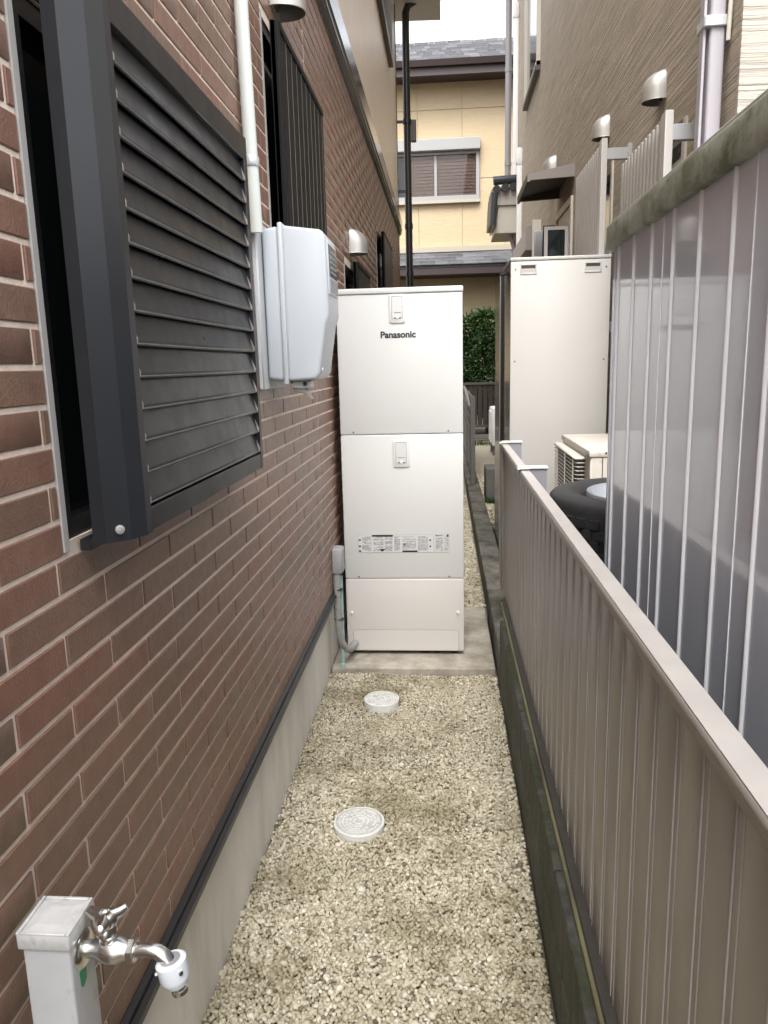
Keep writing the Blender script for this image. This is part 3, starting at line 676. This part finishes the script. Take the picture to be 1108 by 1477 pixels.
# ------------------------------------------------------------------ wheels
wl = ['topmost car wheel lying flat on the stack behind the fence','second car wheel from the top of the stack','third car wheel from the top of the stack','lowest car wheel of the stack on the ground']
for i in range(4):
    zt = 1.055-.240*i; zb = zt-.238; cxy = (1.205,2.62)
    t = thing('car_wheel', wl[i], 'wheel', (*cxy,zb), 'stacked car wheels')
    R = .368; zm = (zt+zb)/2
    prof = [(.232,zb+.02),(.245,zb+.008),(.275,zb),(.315,zb+.006),(.345,zb+.030),(R-.006,zb+.048),(R,zb+.075),(R,zm),(R,zt-.075),(R-.002,zt-.035),(R-.006,zt-.018),(.352,zt-.008),(.33,zt-.002),(.30,zt),(.276,zt-.004),(.262,zt-.014),(.256,zt-.03),(.246,zt-.045),(.225,zm)]
    ty = MB().lathe(prof,cxy,56,close=True).build('tyre','rubber',t,smooth=35)
    tr = MB()
    for ring in range(4):
        z0 = zb+.052+ring*.035
        for k in range(44):
            a = 2*math.pi*(k+.5*(ring%2))/44; w_ = .017
            d = Vector((math.cos(a),math.sin(a))); n2 = Vector((-d.y,d.x)); cc = Vector(cxy)
            q = [cc+d*(R-.004)-n2*w_,cc+d*(R-.004)+n2*w_,cc+d*(R+.007)+n2*w_*.95,cc+d*(R+.007)-n2*w_*.95]
            tr.prism([tuple(v) for v in q],'z',z0,z0+.029)
    tr.build('tread','rubber',ty)
    rim = MB().lathe([(.226,zb+.03),(.232,zb+.012),(.222,zb+.012),(.205,zb+.05),(.195,zm-.03),(.07,zm-.005),(.065,zm+.02),(.05,zm+.035),(.06,zm+.05),(.17,zm+.015),(.192,zm+.03),(.212,zt-.045),(.220,zt-.016),(.222,zt-.008),(.236,zt-.004),(.239,zt-.012),(.236,zt-.04)],cxy,56,close=True).build('rim','rim_metal',t,smooth=35)
    MB().lathe([(.05,zm+.03),(.05,zm+.052),(.02,zm+.055)],cxy,20).build('hub','rim_metal',rim,smooth=40)
# ------------------------------------------------------------------ neighbour's outdoor unit
ac = thing('outdoor_unit', 'beige air conditioner outdoor unit with wire coil guard beside the white tank', 'outdoor unit', (1.3,4.0,0))
ax0,ax1,ay0,ay1,azt,azb = 1.15,1.47,3.58,4.42,1.082,.53
box(ax0+.006,ax1,ay0,ay1,azb,azt-.028).build('casing','ac_white',ac,bevel=.008)
box(ax0-.002,ax1+.004,ay0-.006,ay1+.004,azt-.032,azt).build('top_cover','ac_white',ac,bevel=.007,seg=2)
g = MB()
gx = ax0-.042
for i in range(24):
    z = azb+.03+i*.0195
    g.tube([(ax0+.004,ay0+.12,z),(gx+.008,ay0+.125,z),(gx,ay0+.15,z),(gx,ay1-.02,z),(gx+.01,ay1,z),(ax0+.03,ay1+.004,z)],.0024,5)
for y in (ay0+.17,ay0+.42,ay0+.68): g.tube([(gx-.004,y,azb+.02),(gx-.004,y,azt-.055)],.0045,5)
g.build('coil_guard','ac_white',ac)
box(gx-.006,ax0+.006,ay0+.12,ay1+.002,azt-.060,azt-.045).build('guard_lip','ac_white',ac,bevel=.006)
box(gx+.016,ax0+.004,ay0+.13,ay1-.01,azb+.02,azt-.06).build('coil','ac_dark',ac)
box(ax0+.06,ax0+.064,ay0-.002,ay0+.001,azb+.02,azt-.033).build('panel_joint','ac_dark',ac)
vc = MB().prism(rrect(ax0+.11,ax0+.27,azb+.15,azt-.075,.02),'y',ay0-.012,ay0+.002).build('valve_cover','ac_white',ac,bevel=.005)
box(ax0+.13,ax0+.25,ay0-.03,ay0-.010,azt-.17,azt-.105).build('handle','ac_white',vc,bevel=.004)
screw_ = MB().tube([(ax0+.075,ay0-.008,azt-.012),(ax0+.075,ay0-.004,azt-.012)],.005,8).build('screw','screw',ac)
for y in (ay0+.1,ay1-.1):
    l_ = box(ax0-.02,ax1+.03,y-.02,y+.02,azb-.035,azb).build('support_rail','gate_grey',ac)
    for x in (ax0+.0,ax1): box(x-.02,x+.02,y-.0195,y+.0195,-.05,azb-.035).build('support_leg','gate_grey',l_)
# ------------------------------------------------------------------ neighbour's tanks
tk = thing('hot_water_tank', 'large cream hot water tank unit with two recessed grips in the neighbouring yard', 'water tank', (1.18,5.1,0))
tx0,tx1,ty0,ty1,tzt,tzb = .884,1.476,4.80,5.40,2.112,.30
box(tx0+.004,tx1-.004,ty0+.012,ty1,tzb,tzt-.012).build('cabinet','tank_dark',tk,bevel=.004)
fp = box(tx0,tx1,ty0,ty0+.014,tzb,tzt-.022).build('front_panel','tank_white',tk,bevel=.005,seg=2)
box(tx0-.003,tx1+.003,ty0-.004,ty1+.004,tzt-.020,tzt).build('top_lid','tank_white',tk,bevel=.005,seg=2)
for x0 in (tx0+.055,tx1-.155):
    f = MB(); zz0,zz1 = tzt-.100,tzt-.040
    f.box(x0,x0+.1,ty0-.004,ty0+.002,zz0,zz0+.008); f.box(x0,x0+.1,ty0-.004,ty0+.002,zz1-.008,zz1); f.box(x0,x0+.008,ty0-.004,ty0+.002,zz0+.008,zz1-.008); f.box(x0+.092,x0+.1,ty0-.004,ty0+.002,zz0+.008,zz1-.008)
    o = f.build('grip_frame','tank_white',fp,bevel=.0015)
    MB().add([(x0+.008,ty0-.0008,zz0+.008),(x0+.092,ty0-.0008,zz0+.008),(x0+.092,ty0-.0034,zz0+.034),(x0+.008,ty0-.0034,zz0+.034),(x0+.008,ty0-.0008,zz0+.034),(x0+.092,ty0-.0008,zz0+.034)],[(0,1,2,3),(3,2,5,4)]).build('grip_lip','tank_white',o)
    box(x0+.008,x0+.092,ty0-.0012,ty0-.0004,zz0+.034,zz1-.008).build('grip_recess','hood_dark',o)
def tscrew(x,z): MB().tube([(x,ty0+.002,z),(x,ty0-.002,z)],.005,10).build('screw','screw',fp)
for z in (tzt-.07,1.50): tscrew(tx0+.028,z); tscrew(tx1-.028,z)
for x in (tx0+.05,tx1-.05):
    for y in (ty0+.05,ty1-.05): box(x-.03,x+.03,y-.03,y+.03,.10,tzb).build('leg','tank_frame',tk)
tk2 = thing('dark_tank', 'narrow dark brown tank cabinet standing behind the cream tank', 'water tank', (1.15,5.75,0))
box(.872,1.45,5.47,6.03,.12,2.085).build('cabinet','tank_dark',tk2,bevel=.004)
box(.868,1.454,5.466,6.034,2.086,2.100).build('top_lid','tank_frame',tk2,bevel=.003)
box(.868,.872,5.468,5.49,.13,2.08).build('edge_trim','bracket',tk2)
structure(box(.862,1.50,4.72,6.20,-.05,.098).build('tank_base_slab','pad_light',bevel=.006))
cb = box(.915,1.10,8.15,8.55,-.02,.375).build('concrete_block','block_grey',bevel=.008); top(cb,'dark weathered concrete block standing on the neighbouring gravel','concrete block')
# ------------------------------------------------------------------ neighbour's stucco house
XN = 1.62
nh = thing('stucco_house', 'taupe stucco house with horizontally combed walls on the right of the path', 'house', (XN,7,0))
NW = [(3.93,5.16,1.7,2.66,'a'),(5.60,6.88,1.55,2.95,'b')]
ym = MB(); cur = 3.282
wins = [(3.90,5.20,1.65,2.60),(5.50,6.90,1.5,2.83)]
for (y0,y1,z0,z1) in wins:
    ym.box(XN,XN+.25,cur,y0,-.2,8.0); ym.box(XN,XN+.25,y0,y1,-.2,z0); ym.box(XN,XN+.25,y0,y1,z1,8.0); cur = y1
uwin = (9.72,11.15,4.87,6.55)
ym.box(XN,XN+.25,cur,uwin[0],-.2,8); ym.box(XN,XN+.25,uwin[0],uwin[1],-.2,uwin[2]); ym.box(XN,XN+.25,uwin[0],uwin[1],uwin[3],8); ym.box(XN,XN+.25,uwin[1],12.75,-.2,8)
ym.build('side_wall','stucco_taupe',nh)
box(XN+.002,9,3.270,3.281,-.2,8).build('end_wall','stucco_taupe_lit',nh)
box(XN-.003,XN+.016,3.264,3.284,-.2,8).build('corner_bead','stucco_taupe_lit',nh)
box(XN+.2501,9,3.30,12.7,-.2,8.0).build('house_body','interior_dark',nh)
for (y0,y1,z0,z1) in wins:
    f = MB(); e = .045
    f.box(XN-.012,XN+.08,y0,y0+e,z0,z1); f.box(XN-.012,XN+.08,y1-e,y1,z0,z1); f.box(XN-.012,XN+.08,y0+e,y1-e,z0,z0+e)
    o = f.build('window_frame','frame_beige',nh); box(XN-.014,XN+.08,y0+e,y1-e,z1-.10,z1-.001).build('head','frame_brown',o); box(XN+.03,XN+.04,y0+e,y1-e,z0+e,z1-.1).build('pane','glass_dark',o)
f = MB(); y0,y1,z0,z1 = uwin; e=.06
f.box(XN-.045,XN+.05,y0,y0+.035,z0,z1); f.box(XN-.045,XN+.05,y1-e,y1,z0,z1); f.box(XN-.05,XN+.05,y0,y1,z0,z0+.05)
o = f.build('upper_window','frame_beige',nh); box(XN-.01,XN+.01,y0+.035,y1-e,z0+.05,z1).build('pane','glass_dark',o)
box(XN-.06,XN+.01,y0-.02,y1+.02,z0-.055,z0-.002).build('window_sill','frame_brown',o)
box(XN+.004,XN+.03,10.35,10.44,z0+.05,z1).build('mullion','frame_beige',o)
# roof overhang far above (keeps the lane as enclosed as in reality)
MB().prism([(XN-.35,7.95),(5.5,9.7),(9,9.0),(9,8.0),(XN+.25,8.02),(XN-.35,8.02-.12)],'y',2.8,13.2).build('roof','roof_slate',nh)
# combed grilles in front of the windows
def grille(label,y0,y1,z0,z1,n):
    gx0 = XN-.165
    t = thing('window_grille',label,'window grille',(gx0,(y0+y1)/2,z0),'window grilles on the stucco wall')
    o0 = origin(t)
    box(gx0-.015,gx0+.02,y0,y0+.075,z0,z1).build('end_board','grille_light',t,bevel=.003)
    pz = (y1-y0-.075)/n
    bm1 = box(gx0-.011,gx0+.011,-.018,.018,z0+.01,z1-.012).mesh('bar','grille_metal',Vector((gx0,0,z0)),bevel=.009,seg=3)
    for i in range(n): link('bar',bm1,t,(0,y0+.075+pz*(i+.55)-o0.y,0))
    for z in (z0+.12,z1-.10): box(gx0+.0125,gx0+.03,y0+.075,y1,z-.02,z+.02).build('cross_rail','grille_metal',t)
    for y in (y0+.01,y1-.05):
        for z in (z0+.1,z1-.085):
            b_ = box(gx0+.02,XN-.02,y,y+.035,z-.035,z+.03).build('bracket','bracket',t,bevel=.002)
            box(XN-.022,XN+.001,y-.012,y+.05,z-.05,z+.05).build('bracket_foot','bracket',b_,bevel=.002)
grille('pale aluminium window grille of vertical bars, partly hidden by the mossy shed roof edge',3.61,4.49,1.75,2.545,12)
grille('pale aluminium window grille of vertical bars between the awning and the other grille',5.00,5.98,1.6,2.810,12)
hood('steel vent hood high on the stucco wall above the window grille next to the shed', XN, 4.36, 2.80, .88, -1)
hood('steel vent hood on the stucco wall above the grille beside the awning', XN, 5.74, 2.995, .9, -1)
hood('steel vent hood on the stucco wall peeking over the door awning', XN, 8.32, 3.36, 1.05, -1)
# door awning
aw = thing('door_awning','brown flat metal door awning projecting from the stucco wall','awning',(XN,8,3.1))
PW = [(XN,3.175),(1.215,3.095),(1.215,3.035),(1.23,3.035),(1.245,3.05),(XN,3.065)]
MB().prism(PW,'y',7.10,7.13).build('end_fascia','awning_top',aw)
MB().prism(PW,'y',8.0,8.03).build('end_fascia','awning_under',aw)
MB().prism([(XN,3.168),(1.222,3.088),(1.222,3.075),(XN,3.15)],'y',7.13,8.0).build('canopy','awning_under',aw)
box(1.212,1.235,7.105,8.025,3.03,3.10).build('front_fascia','awning_under',aw,bevel=.003)
# door, lamp, lattice and shutter box below the awning
dr = MB(); dr.box(XN-.02,XN+.05,7.15,7.20,.3,2.92); dr.box(XN-.02,XN+.05,8.05,8.10,.3,2.92); dr.box(XN-.02,XN+.05,7.2,8.05,2.86,2.92)
d0 = dr.build('door_frame','frame_beige',nh); box(XN-.004,XN+.02,7.2,8.05,.3,2.86).build('door_leaf','frame_beige',d0)
dl = thing('door_lattice','pale open door with dark glazed panes standing out from the stucco wall','door',(1.45,7.5,1.9))
b = MB(); b.box(1.40,1.43,7.35,7.38,.9,2.70); b.box(1.585,1.61,7.35,7.38,.9,2.70)
for z in (.9,1.3,1.7,2.0,2.28,2.67): b.box(1.43,1.585,7.352,7.378,z,z+.03)
b.build('frame','grille_light',dl); box(1.43,1.585,7.361,7.369,.93,2.67).build('pane','glass_dark',dl)
box(1.61,1.64,7.33,7.40,2.25,2.68).build('hinge','bracket',dl)
lp = thing('wall_lamp','black framed rectangular porch lamp with frosted front under the awning','lamp',(1.52,8.2,2.3))
box(1.42,1.50,8.30,8.36,2.32,2.82).build('frosted_cover','meter_plate',lp,bevel=.006)
box(1.50,XN,8.26,8.40,2.30,2.86).build('housing','black_plastic',lp,bevel=.004); box(1.518,1.552,8.25,8.262,2.36,2.80).build('diffuser','meter_plate',lp)
sb = thing('shutter_box','taupe metal shutter box with slatted opening under the awning','shutter box',(1.5,9.6,2.4))
MB().prism([(XN,3.14),(1.46,3.05),(1.46,2.80),(XN,2.80)],'y',9.55,9.58).build('end_plate','awning_top',sb)
MB().prism([(XN,3.135),(1.465,3.045),(1.465,2.82),(XN,2.82)],'y',9.58,11.4).build('casing','porch_panel',sb)
for i in range(5): box(1.57,1.60,9.6,11.4,2.2+i*.12,2.31+i*.12).build('slat','frame_brown',sb)
box(1.52,XN,9.42,9.47,1.9,3.12).build('side_guide','frame_beige',sb)
# pipes on the stucco house
dp = thing('downpipe','pale lilac rectangular downpipe with metal clamp on the stucco house corner','downpipe',(1.56,3.6,0))
MB().prism(rrect(1.540,1.60,3.392,3.470,.012),'z',-.1,8.0).build('pipe','pipe_lilac',dp,smooth=40)
MB().prism(rrect(1.517,1.529,3.405,3.455,.004),'z',-.1,8.0).build('rib','pipe_lilac',dp)
c_ = MB().prism(rrect(1.512,1.606,3.378,3.484,.012),'z',2.775,2.815).build('clamp','clamp_metal',dp,bevel=.003); box(1.60,XN,3.42,3.45,2.785,2.805).build('clamp_arm','clamp_metal',c_)
cbl = MB().tube([(1.605,3.33,4.2),(1.603,3.325,3.6),(1.603,3.345,3.1),(1.606,3.38,2.72)],.009,8).build('cable','cable_white',smooth=60); top(cbl,'thin white cable hanging beside the pale lilac downpipe','cable')
dp2 = thing('downpipe','grey round downpipe at the far corner of the stucco house','downpipe',(1.53,12.9,0))
MB().tube([(1.50,12.82,4.25),(1.505,12.82,7.9)],.048,14).build('pipe','pipe_grey',dp2,smooth=50)
for z in (4.55,5.9,7.0): MB().tube([(1.503,12.82,z-.03),(1.503,12.82,z+.03)],.055,14).build('coupling','pipe_grey',dp2,smooth=40)
for i,(y,z0,z1,lb) in enumerate(((12.45,3.2,6.6,'tall white pipe duct on the far corner of the stucco house'),(11.75,2.4,4.42,'shorter white pipe duct with rounded cap behind the awning'))):
    t = thing('pipe_duct',lb,'duct',(XN-.04,y,z0)); box(XN-.075,XN,y-.05,y+.05,z0,z1).build('duct_body','duct_white',t,bevel=.012,seg=3)
    MB().prism(rrect(XN-.09,XN,z1-.15,z1+.08,.04),'y',y-.06,y+.06).build('duct_cap','duct_white',t,bevel=.01,seg=2)
# tiled porch roof beyond
pr = thing('porch_roof','small porch roof with black glazed tiles and beige soffit at the end of the stucco house','porch roof',(1.45,12.3,3.3))
box(1.30,1.62,12.0,12.03,3.79,4.0).build('gable_board','porch_panel',pr)
MB().add([(1.26,12.02,3.79),(1.70,12.02,3.79),(1.70,12.9,3.80),(1.26,12.9,3.80),(1.26,12.02,3.95),(1.70,12.02,4.02),(1.70,12.9,4.02),(1.26,12.9,3.95)],[(0,1,2,3),(4,5,6,7),(0,1,5,4),(2,3,7,6),(1,2,6,5),(0,3,7,4)]).build('soffit','porch_soffit',pr)
MB().add([(1.222,11.98,3.50),(1.244,11.98,3.50),(1.32,11.99,3.95),(1.30,11.99,3.98),(1.222,12.9,3.50),(1.244,12.9,3.50),(1.32,12.9,3.95),(1.30,12.9,3.98)],[(0,1,2,3),(4,5,6,7),(0,1,5,4),(1,2,6,5),(2,3,7,6),(3,0,4,7)]).build('barge_board','porch_soffit',pr)
MB().prism([(1.244,3.40),(1.62,3.40),(1.62,3.786),(1.31,3.786)],'y',12.03,12.9).build('soffit_box','porch_soffit',pr)
for i in range(3):
    x = 1.27+i*.125
    MB().tube([(x,11.93,4.00+.02*i),(x,12.4,4.05+.02*i),(x,13.0,4.08)],.058,12).build('roof_tile','kawara',pr,smooth=50)
for i in range(6): MB().tube([(1.215,11.97+i*.14,3.50+i*.002),(1.225,11.97+i*.14,3.72),(1.24,11.97+i*.14,3.96)],.055,10).build('edge_tile','kawara',pr,smooth=50)
MB().tube([(1.225,11.95,4.12),(1.62,11.97,4.14)],.062,16).build('ridge_tile','kawara',pr,smooth=50)
MB().tube([(1.50,12.2,3.42),(1.51,12.2,3.34),(1.55,12.2,3.22),(1.56,12.2,3.05),(1.56,12.2,.1)],.035,12).build('drain_pipe','pipe_grey',pr,smooth=50)
# ------------------------------------------------------------------ black downpipe of the brick house
bd = thing('downpipe','black round downpipe with elbow at the far corner of the brick house','downpipe',(.05,10,0))
MB().tube([(.52,10.0,5.92),(.46,10.0,5.86),(.22,10.0,5.77),(.085,10.0,5.70),(.055,10.0,5.62),(.052,10.0,5.4),(.050,10.0,-.05)],.044,16).build('pipe','black_plastic',bd,smooth=60)
for z in (4.42,3.2,2.62): MB().tube([(.051,10.0,z-.03),(.051,10.0,z+.03)],.052,16).build('collar','black_plastic',bd,smooth=40)
for z in (4.4,3.6): box(-.075,.02,9.93,9.95,z-.015,z+.015).build('bracket','black_plastic',bd)
box(.095,.16,10.03,10.10,4.20,4.45).build('hopper','frame_brown',bd,bevel=.006)
# ------------------------------------------------------------------ yellow house
YY = 17.5
yh = thing('yellow_house','pale yellow house with dark slate roof closing the end of the lane','house',(1,YY,0))
box(-7,8,YY+.02,YY+7,-.2,7.40).build('house_body','yellow_trim',yh)
vj = [-.9905-.94*3,-.9905-.94*2,-.9905-.94,-.9905,-.0505,.898,1.838,2.778,3.718,4.66]
zb_ = [.45,1.9,3.36, 4.02, 5.41, 6.81, 7.39]
WR = (-.62,1.275,4.97,6.19)
for i in range(len(vj)-1):
    for j in range(len(zb_)-1):
        if j == 2: continue
        a,b2,c2,d2 = vj[i]+.006,vj[i+1]-.006,zb_[j]+.006,zb_[j+1]-.006
        rects = [(a,b2,c2,d2)]
        if not (b2 < WR[0] or a > WR[1] or d2 < WR[2] or c2 > WR[3]):
            rects = [(a,b2,c2,min(d2,WR[2])),(a,b2,max(c2,WR[3]),d2),(a,min(b2,WR[0]),max(c2,WR[2]),min(d2,WR[3])),(max(a,WR[1]),b2,max(c2,WR[2]),min(d2,WR[3]))]
        for r in rects:
            if r[1]-r[0] > .02 and r[3]-r[2] > .02: box(r[0],r[1],YY,YY+.03,r[2],r[3]).build('siding_panel','yellow_siding',yh)
x0,x1,z0,z1 = WR[0],1.265,4.975,5.95
f = MB(); e = .07
for q in ((x0,x0+e,z0,z1),(x1-e,x1,z0,z1),(x0+e,x1-e,z0,z0+.09),(x0+e,x1-e,z1-.05,z1)): f.box(q[0],q[1],YY-.08,YY+.015,q[2],q[3])
wy = f.build('window','window_alu',yh); box(.300,.355,YY-.05,YY+.01,z0+.09,z1-.05).build('mullion','window_alu',wy)
box(-.24,-.20,YY-.03,YY+.01,z0+.09,z1-.05).build('sash','window_alu',wy)
box(x0+e,x1-e,YY+.004,YY+.012,z0+.09,z1-.05).build('room_dark','interior_dark',wy)
b = MB()
for i in range(12):
    z = z0+.09+i*.0695
    b.add([(.36,YY-.012,z),(x1-e,YY-.012,z),(x1-e,YY+.003,z+.07),(.36,YY+.003,z+.07)],[(0,1,2,3)])
    b.add([(-.19,YY-.012,z),(.30,YY-.012,z),(.30,YY+.003,z+.07),(-.19,YY+.003,z+.07)],[(0,1,2,3)])
b.build('blind','blind_brown',wy)
gl = bpy.data.materials.new('pane_glass'); gl.use_nodes = True; MATS['pane_glass'] = gl
n_ = gl.node_tree.nodes; n_.clear(); l_ = gl.node_tree.links
o_ = n_.new('ShaderNodeOutputMaterial'); mx_ = n_.new('ShaderNodeMixShader'); tr_ = n_.new('ShaderNodeBsdfTransparent'); gs_ = n_.new('ShaderNodeBsdfGlossy'); gs_.inputs['Roughness'].default_value = .02
fr_ = n_.new('ShaderNodeFresnel'); fr_.inputs[0].default_value = 1.3
l_.new(fr_.outputs[0],mx_.inputs[0]); l_.new(tr_.outputs[0],mx_.inputs[1]); l_.new(gs_.outputs[0],mx_.inputs[2]); l_.new(mx_.outputs[0],o_.inputs[0])
box(x0+e,.30,YY-.030,YY-.026,z0+.09,z1-.05).build('pane','pane_glass',wy); box(.355,x1-e,YY-.040,YY-.036,z0+.09,z1-.05).build('pane','pane_glass',wy)
box(x0-.02,1.290,YY-.20,YY+.02,5.955,6.19).build('shutter_box','window_alu',wy,bevel=.012)
box(x0-.03,1.285,YY-.10,YY+.01,4.915,4.972).build('sill','yellow_trim',wy)
# main roof: fascia, gutter and individual shingle courses
box(-7,8,YY-.52,YY+.3,7.34,7.42).build('soffit','brown_fascia',yh)
box(-7,8,YY-.56,YY-.50,7.30,7.54).build('fascia','brown_fascia',yh)
MB().prism([(YY-.68,7.56),(YY-.57,7.56),(YY-.57,7.46),(YY-.64,7.45)],'x',-7,8).build('gutter','brown_fascia',yh)
rf = MB().prism([(YY-.56,7.50),(YY-.56,7.56),(YY+.69,8.34),(YY+2.6,7.2),(YY+2.6,7.0)],'x',-7,8).build('roof','roof_slate',yh)
V=[];Q=[];T=[]
for r in range(8):
    ya = YY-.60+r*.165; za = 7.568+r*.103
    x = -6.9+random.uniform(0,.2)
    while x < 7.9:
        w_ = random.choice([.12,.16,.22,.28,.3]); th = random.choice([.012,.02,.03])
        bz = len(V); V += [(x,ya,za),(x+w_-.006,ya,za),(x+w_-.006,ya,za+th),(x,ya,za+th),(x+w_-.006,ya+.18,za+.1123+th*.5),(x,ya+.18,za+.1123+th*.5)]
        Q += [[bz,bz+1,bz+2,bz+3],[bz+3,bz+2,bz+4,bz+5]]; T += [random.random()]*2; x += w_
bulk('shingles',np.array(V)-np.array(origin(rf)[:]),np.array(Q),np.array(T),'roof_slate',rf,'stuff',tris=4)
sg = MB()
for i in range(22):
    x = -3+i*.36; sg.tube([(x,YY+.66,8.33),(x+.03,YY+.64,8.43),(x+.07,YY+.66,8.33)],.007,5)
sg.build('snow_guards','window_alu',rf)
# lower pent roof
pf = MB().prism([(YY-.75,3.50),(YY-.75,3.56),(YY+.02,3.90),(YY+.02,3.5)],'x',-7,8).build('pent_roof','roof_slate',yh)
V=[];Q=[];T=[]
for r in range(4):
    ya = YY-.78+r*.20; za = 3.565+r*.089; x = -6.9+.15*(r%2)
    while x < 7.9:
        w_ = .30; th=.025; bz=len(V)
        V += [(x,ya,za-.01),(x+w_-.008,ya,za-.01),(x+w_-.008,ya,za+th),(x,ya,za+th),(x+w_-.008,ya+.21,za+.094+th*.3),(x,ya+.21,za+.094+th*.3)]
        Q += [[bz,bz+1,bz+2,bz+3],[bz+3,bz+2,bz+4,bz+5]]; T += [random.random()]*2; x += w_
bulk('shingles',np.array(V)-np.array(origin(pf)[:]),np.array(Q),np.array(T),'roof_slate',pf,'stuff',tris=4)
box(-7,8,YY-.10,YY+.01,3.905,4.015).build('flashing','yellow_trim',yh)
box(-7,8,YY-.74,YY-.70,3.36,3.498).build('pent_fascia','brown_fascia',yh)
box(-7,8,YY-.70,YY+.01,3.37,3.44).build('pent_soffit','brown_fascia',yh)
for x in vj[2:8]: pass
# ------------------------------------------------------------------ hedge, garden fence, gate, white unit
hg = thing('hedge','clipped dark green hedge in front of the yellow house','hedge',(1,16.2,0))
N = 60000; c = np.stack([rng.uniform(0,2.6,N), 15.75+np.abs(rng.normal(0,.33,N)), rng.uniform(.35,2.47,N)],1)
c[:,2] += .07*np.sin(c[:,0]*6)+rng.normal(0,.05,N); front = rng.random(N) < .55; c[front,1] = 15.72+rng.uniform(0,.16,front.sum())+.07*np.sin(c[front,0]*9)*np.cos(c[front,2]*7)
keep = (np.sin(c[:,0]*13+c[:,2]*5)+np.sin(c[:,2]*17-c[:,0]*7)+rng.normal(0,.7,N)) > -1.7; c = c[keep]; N = len(c)
u = rng.normal(0,1,(N,3)); u /= np.linalg.norm(u,axis=1)[:,None]; w3 = np.cross(u, rng.normal(0,1,(N,3))); w3 /= np.linalg.norm(w3,axis=1)[:,None]
L_ = rng.uniform(.022,.042,N)[:,None]; n3 = np.cross(u,w3)
V = np.stack([c-u*L_, c+w3*L_*.5+n3*.008, c+u*L_, c-w3*L_*.5+n3*.008],1).reshape(-1,3); Q = np.arange(4*N).reshape(N,4)
tn = np.clip(rng.beta(2,2.4,N)+.3*(c[:,2]>2.2),0,1)
bulk('foliage',V-np.array(origin(hg)[:]),Q,tn,'leaf',hg,'stuff',tris=4)
for i in range(9): 
    x=-1.4+i*.55; MB().tube([(x,16.1,0),(x+.05,16.1,1.0),(x-.03,16.15,2.1)],[.035,.025,.01],7).build('stem','bark',hg)
gf = thing('garden_fence','dark brown board fence with open gaps below the hedge','fence',(1,15.2,0))
x = -.6; i = 0
while x < 3:
    w_ = random.choice([.075,.085,.06]); g_ = random.choice([.012,.03,.018])
    box(x,x+w_,15.2,15.22,.28,1.105).build('board','brown_board',gf); x += w_+g_
for z in (.26,1.10): box(-.7,3.1,15.175,15.24,z-.02,z+.025).build('rail','frame_brown',gf)
for x in (-.7,1.0,2.9): box(x,x+.06,15.24,15.30,-.05,1.11).build('post','frame_brown',gf)
box(-.7,3.1,15.16,15.22,.03,.10).build('kick_rail','gate_grey',gf)
lg = thing('slatted_fence','short grey slatted metal fence standing on the far part of the curb','fence',(.79,10,.15))
for y in (8.52,10.2,12.4): box(.765,.815,y-.03,y+.03,.15,1.14).build('post','gate_grey',lg,bevel=.004)
for i in range(8): box(.775,.795,8.55,12.4,.24+i*.115,.33+i*.115).build('slat','gate_grey',lg,bevel=.002)
for y in (8.9,9.4): MB().tube([(.77,y,1.0),(.74,y+.2,1.16),(.73,y+.6,1.2)],.012,6).build('stay','bracket',lg)
wu = thing('outdoor_unit','white outdoor unit seen edge on in the far yard, below the hedge','outdoor unit',(1.4,12.6,0))
box(1.245,1.55,12.45,13.2,.16,.77).build('casing','duct_white',wu,bevel=.02,seg=2)
b = MB()
for i in range(14): b.box(1.228,1.246,12.50,13.15,.22+i*.036,.236+i*.036)
b.build('coil_guard','duct_white',wu)
for y in (12.55,13.1): box(1.26,1.54,y-.03,y+.03,-.02,.16).build('foot','gate_grey',wu)
# grass tufts at the curb by the block
V=[];Q=[];T=[]
for cx0,cy0,n,sx,sy in ((.97,8.08,140,.10,.06),(1.1,14.3,260,.35,.3),(.89,6.6,60,.02,.3)):
    for _ in range(n):
        x = cx0+random.gauss(0,sx*.5); y = cy0+random.gauss(0,sy*.5); hh = random.uniform(.03,.09); dx = random.gauss(0,.025); bz=len(V)
        V += [(x-.004,y,-.01),(x+.004,y,-.01),(x+dx+.001,y+random.gauss(0,.02),hh),(x+dx-.001,y,hh)]; Q.append([bz,bz+1,bz+2,bz+3]); T.append(random.uniform(.5,1))
gr = bulk('grass_tufts',np.array(V),np.array(Q),np.array(T),'leaf',None,'stuff',tris=4); top(gr,'small green grass tufts on the neighbouring gravel','grass')
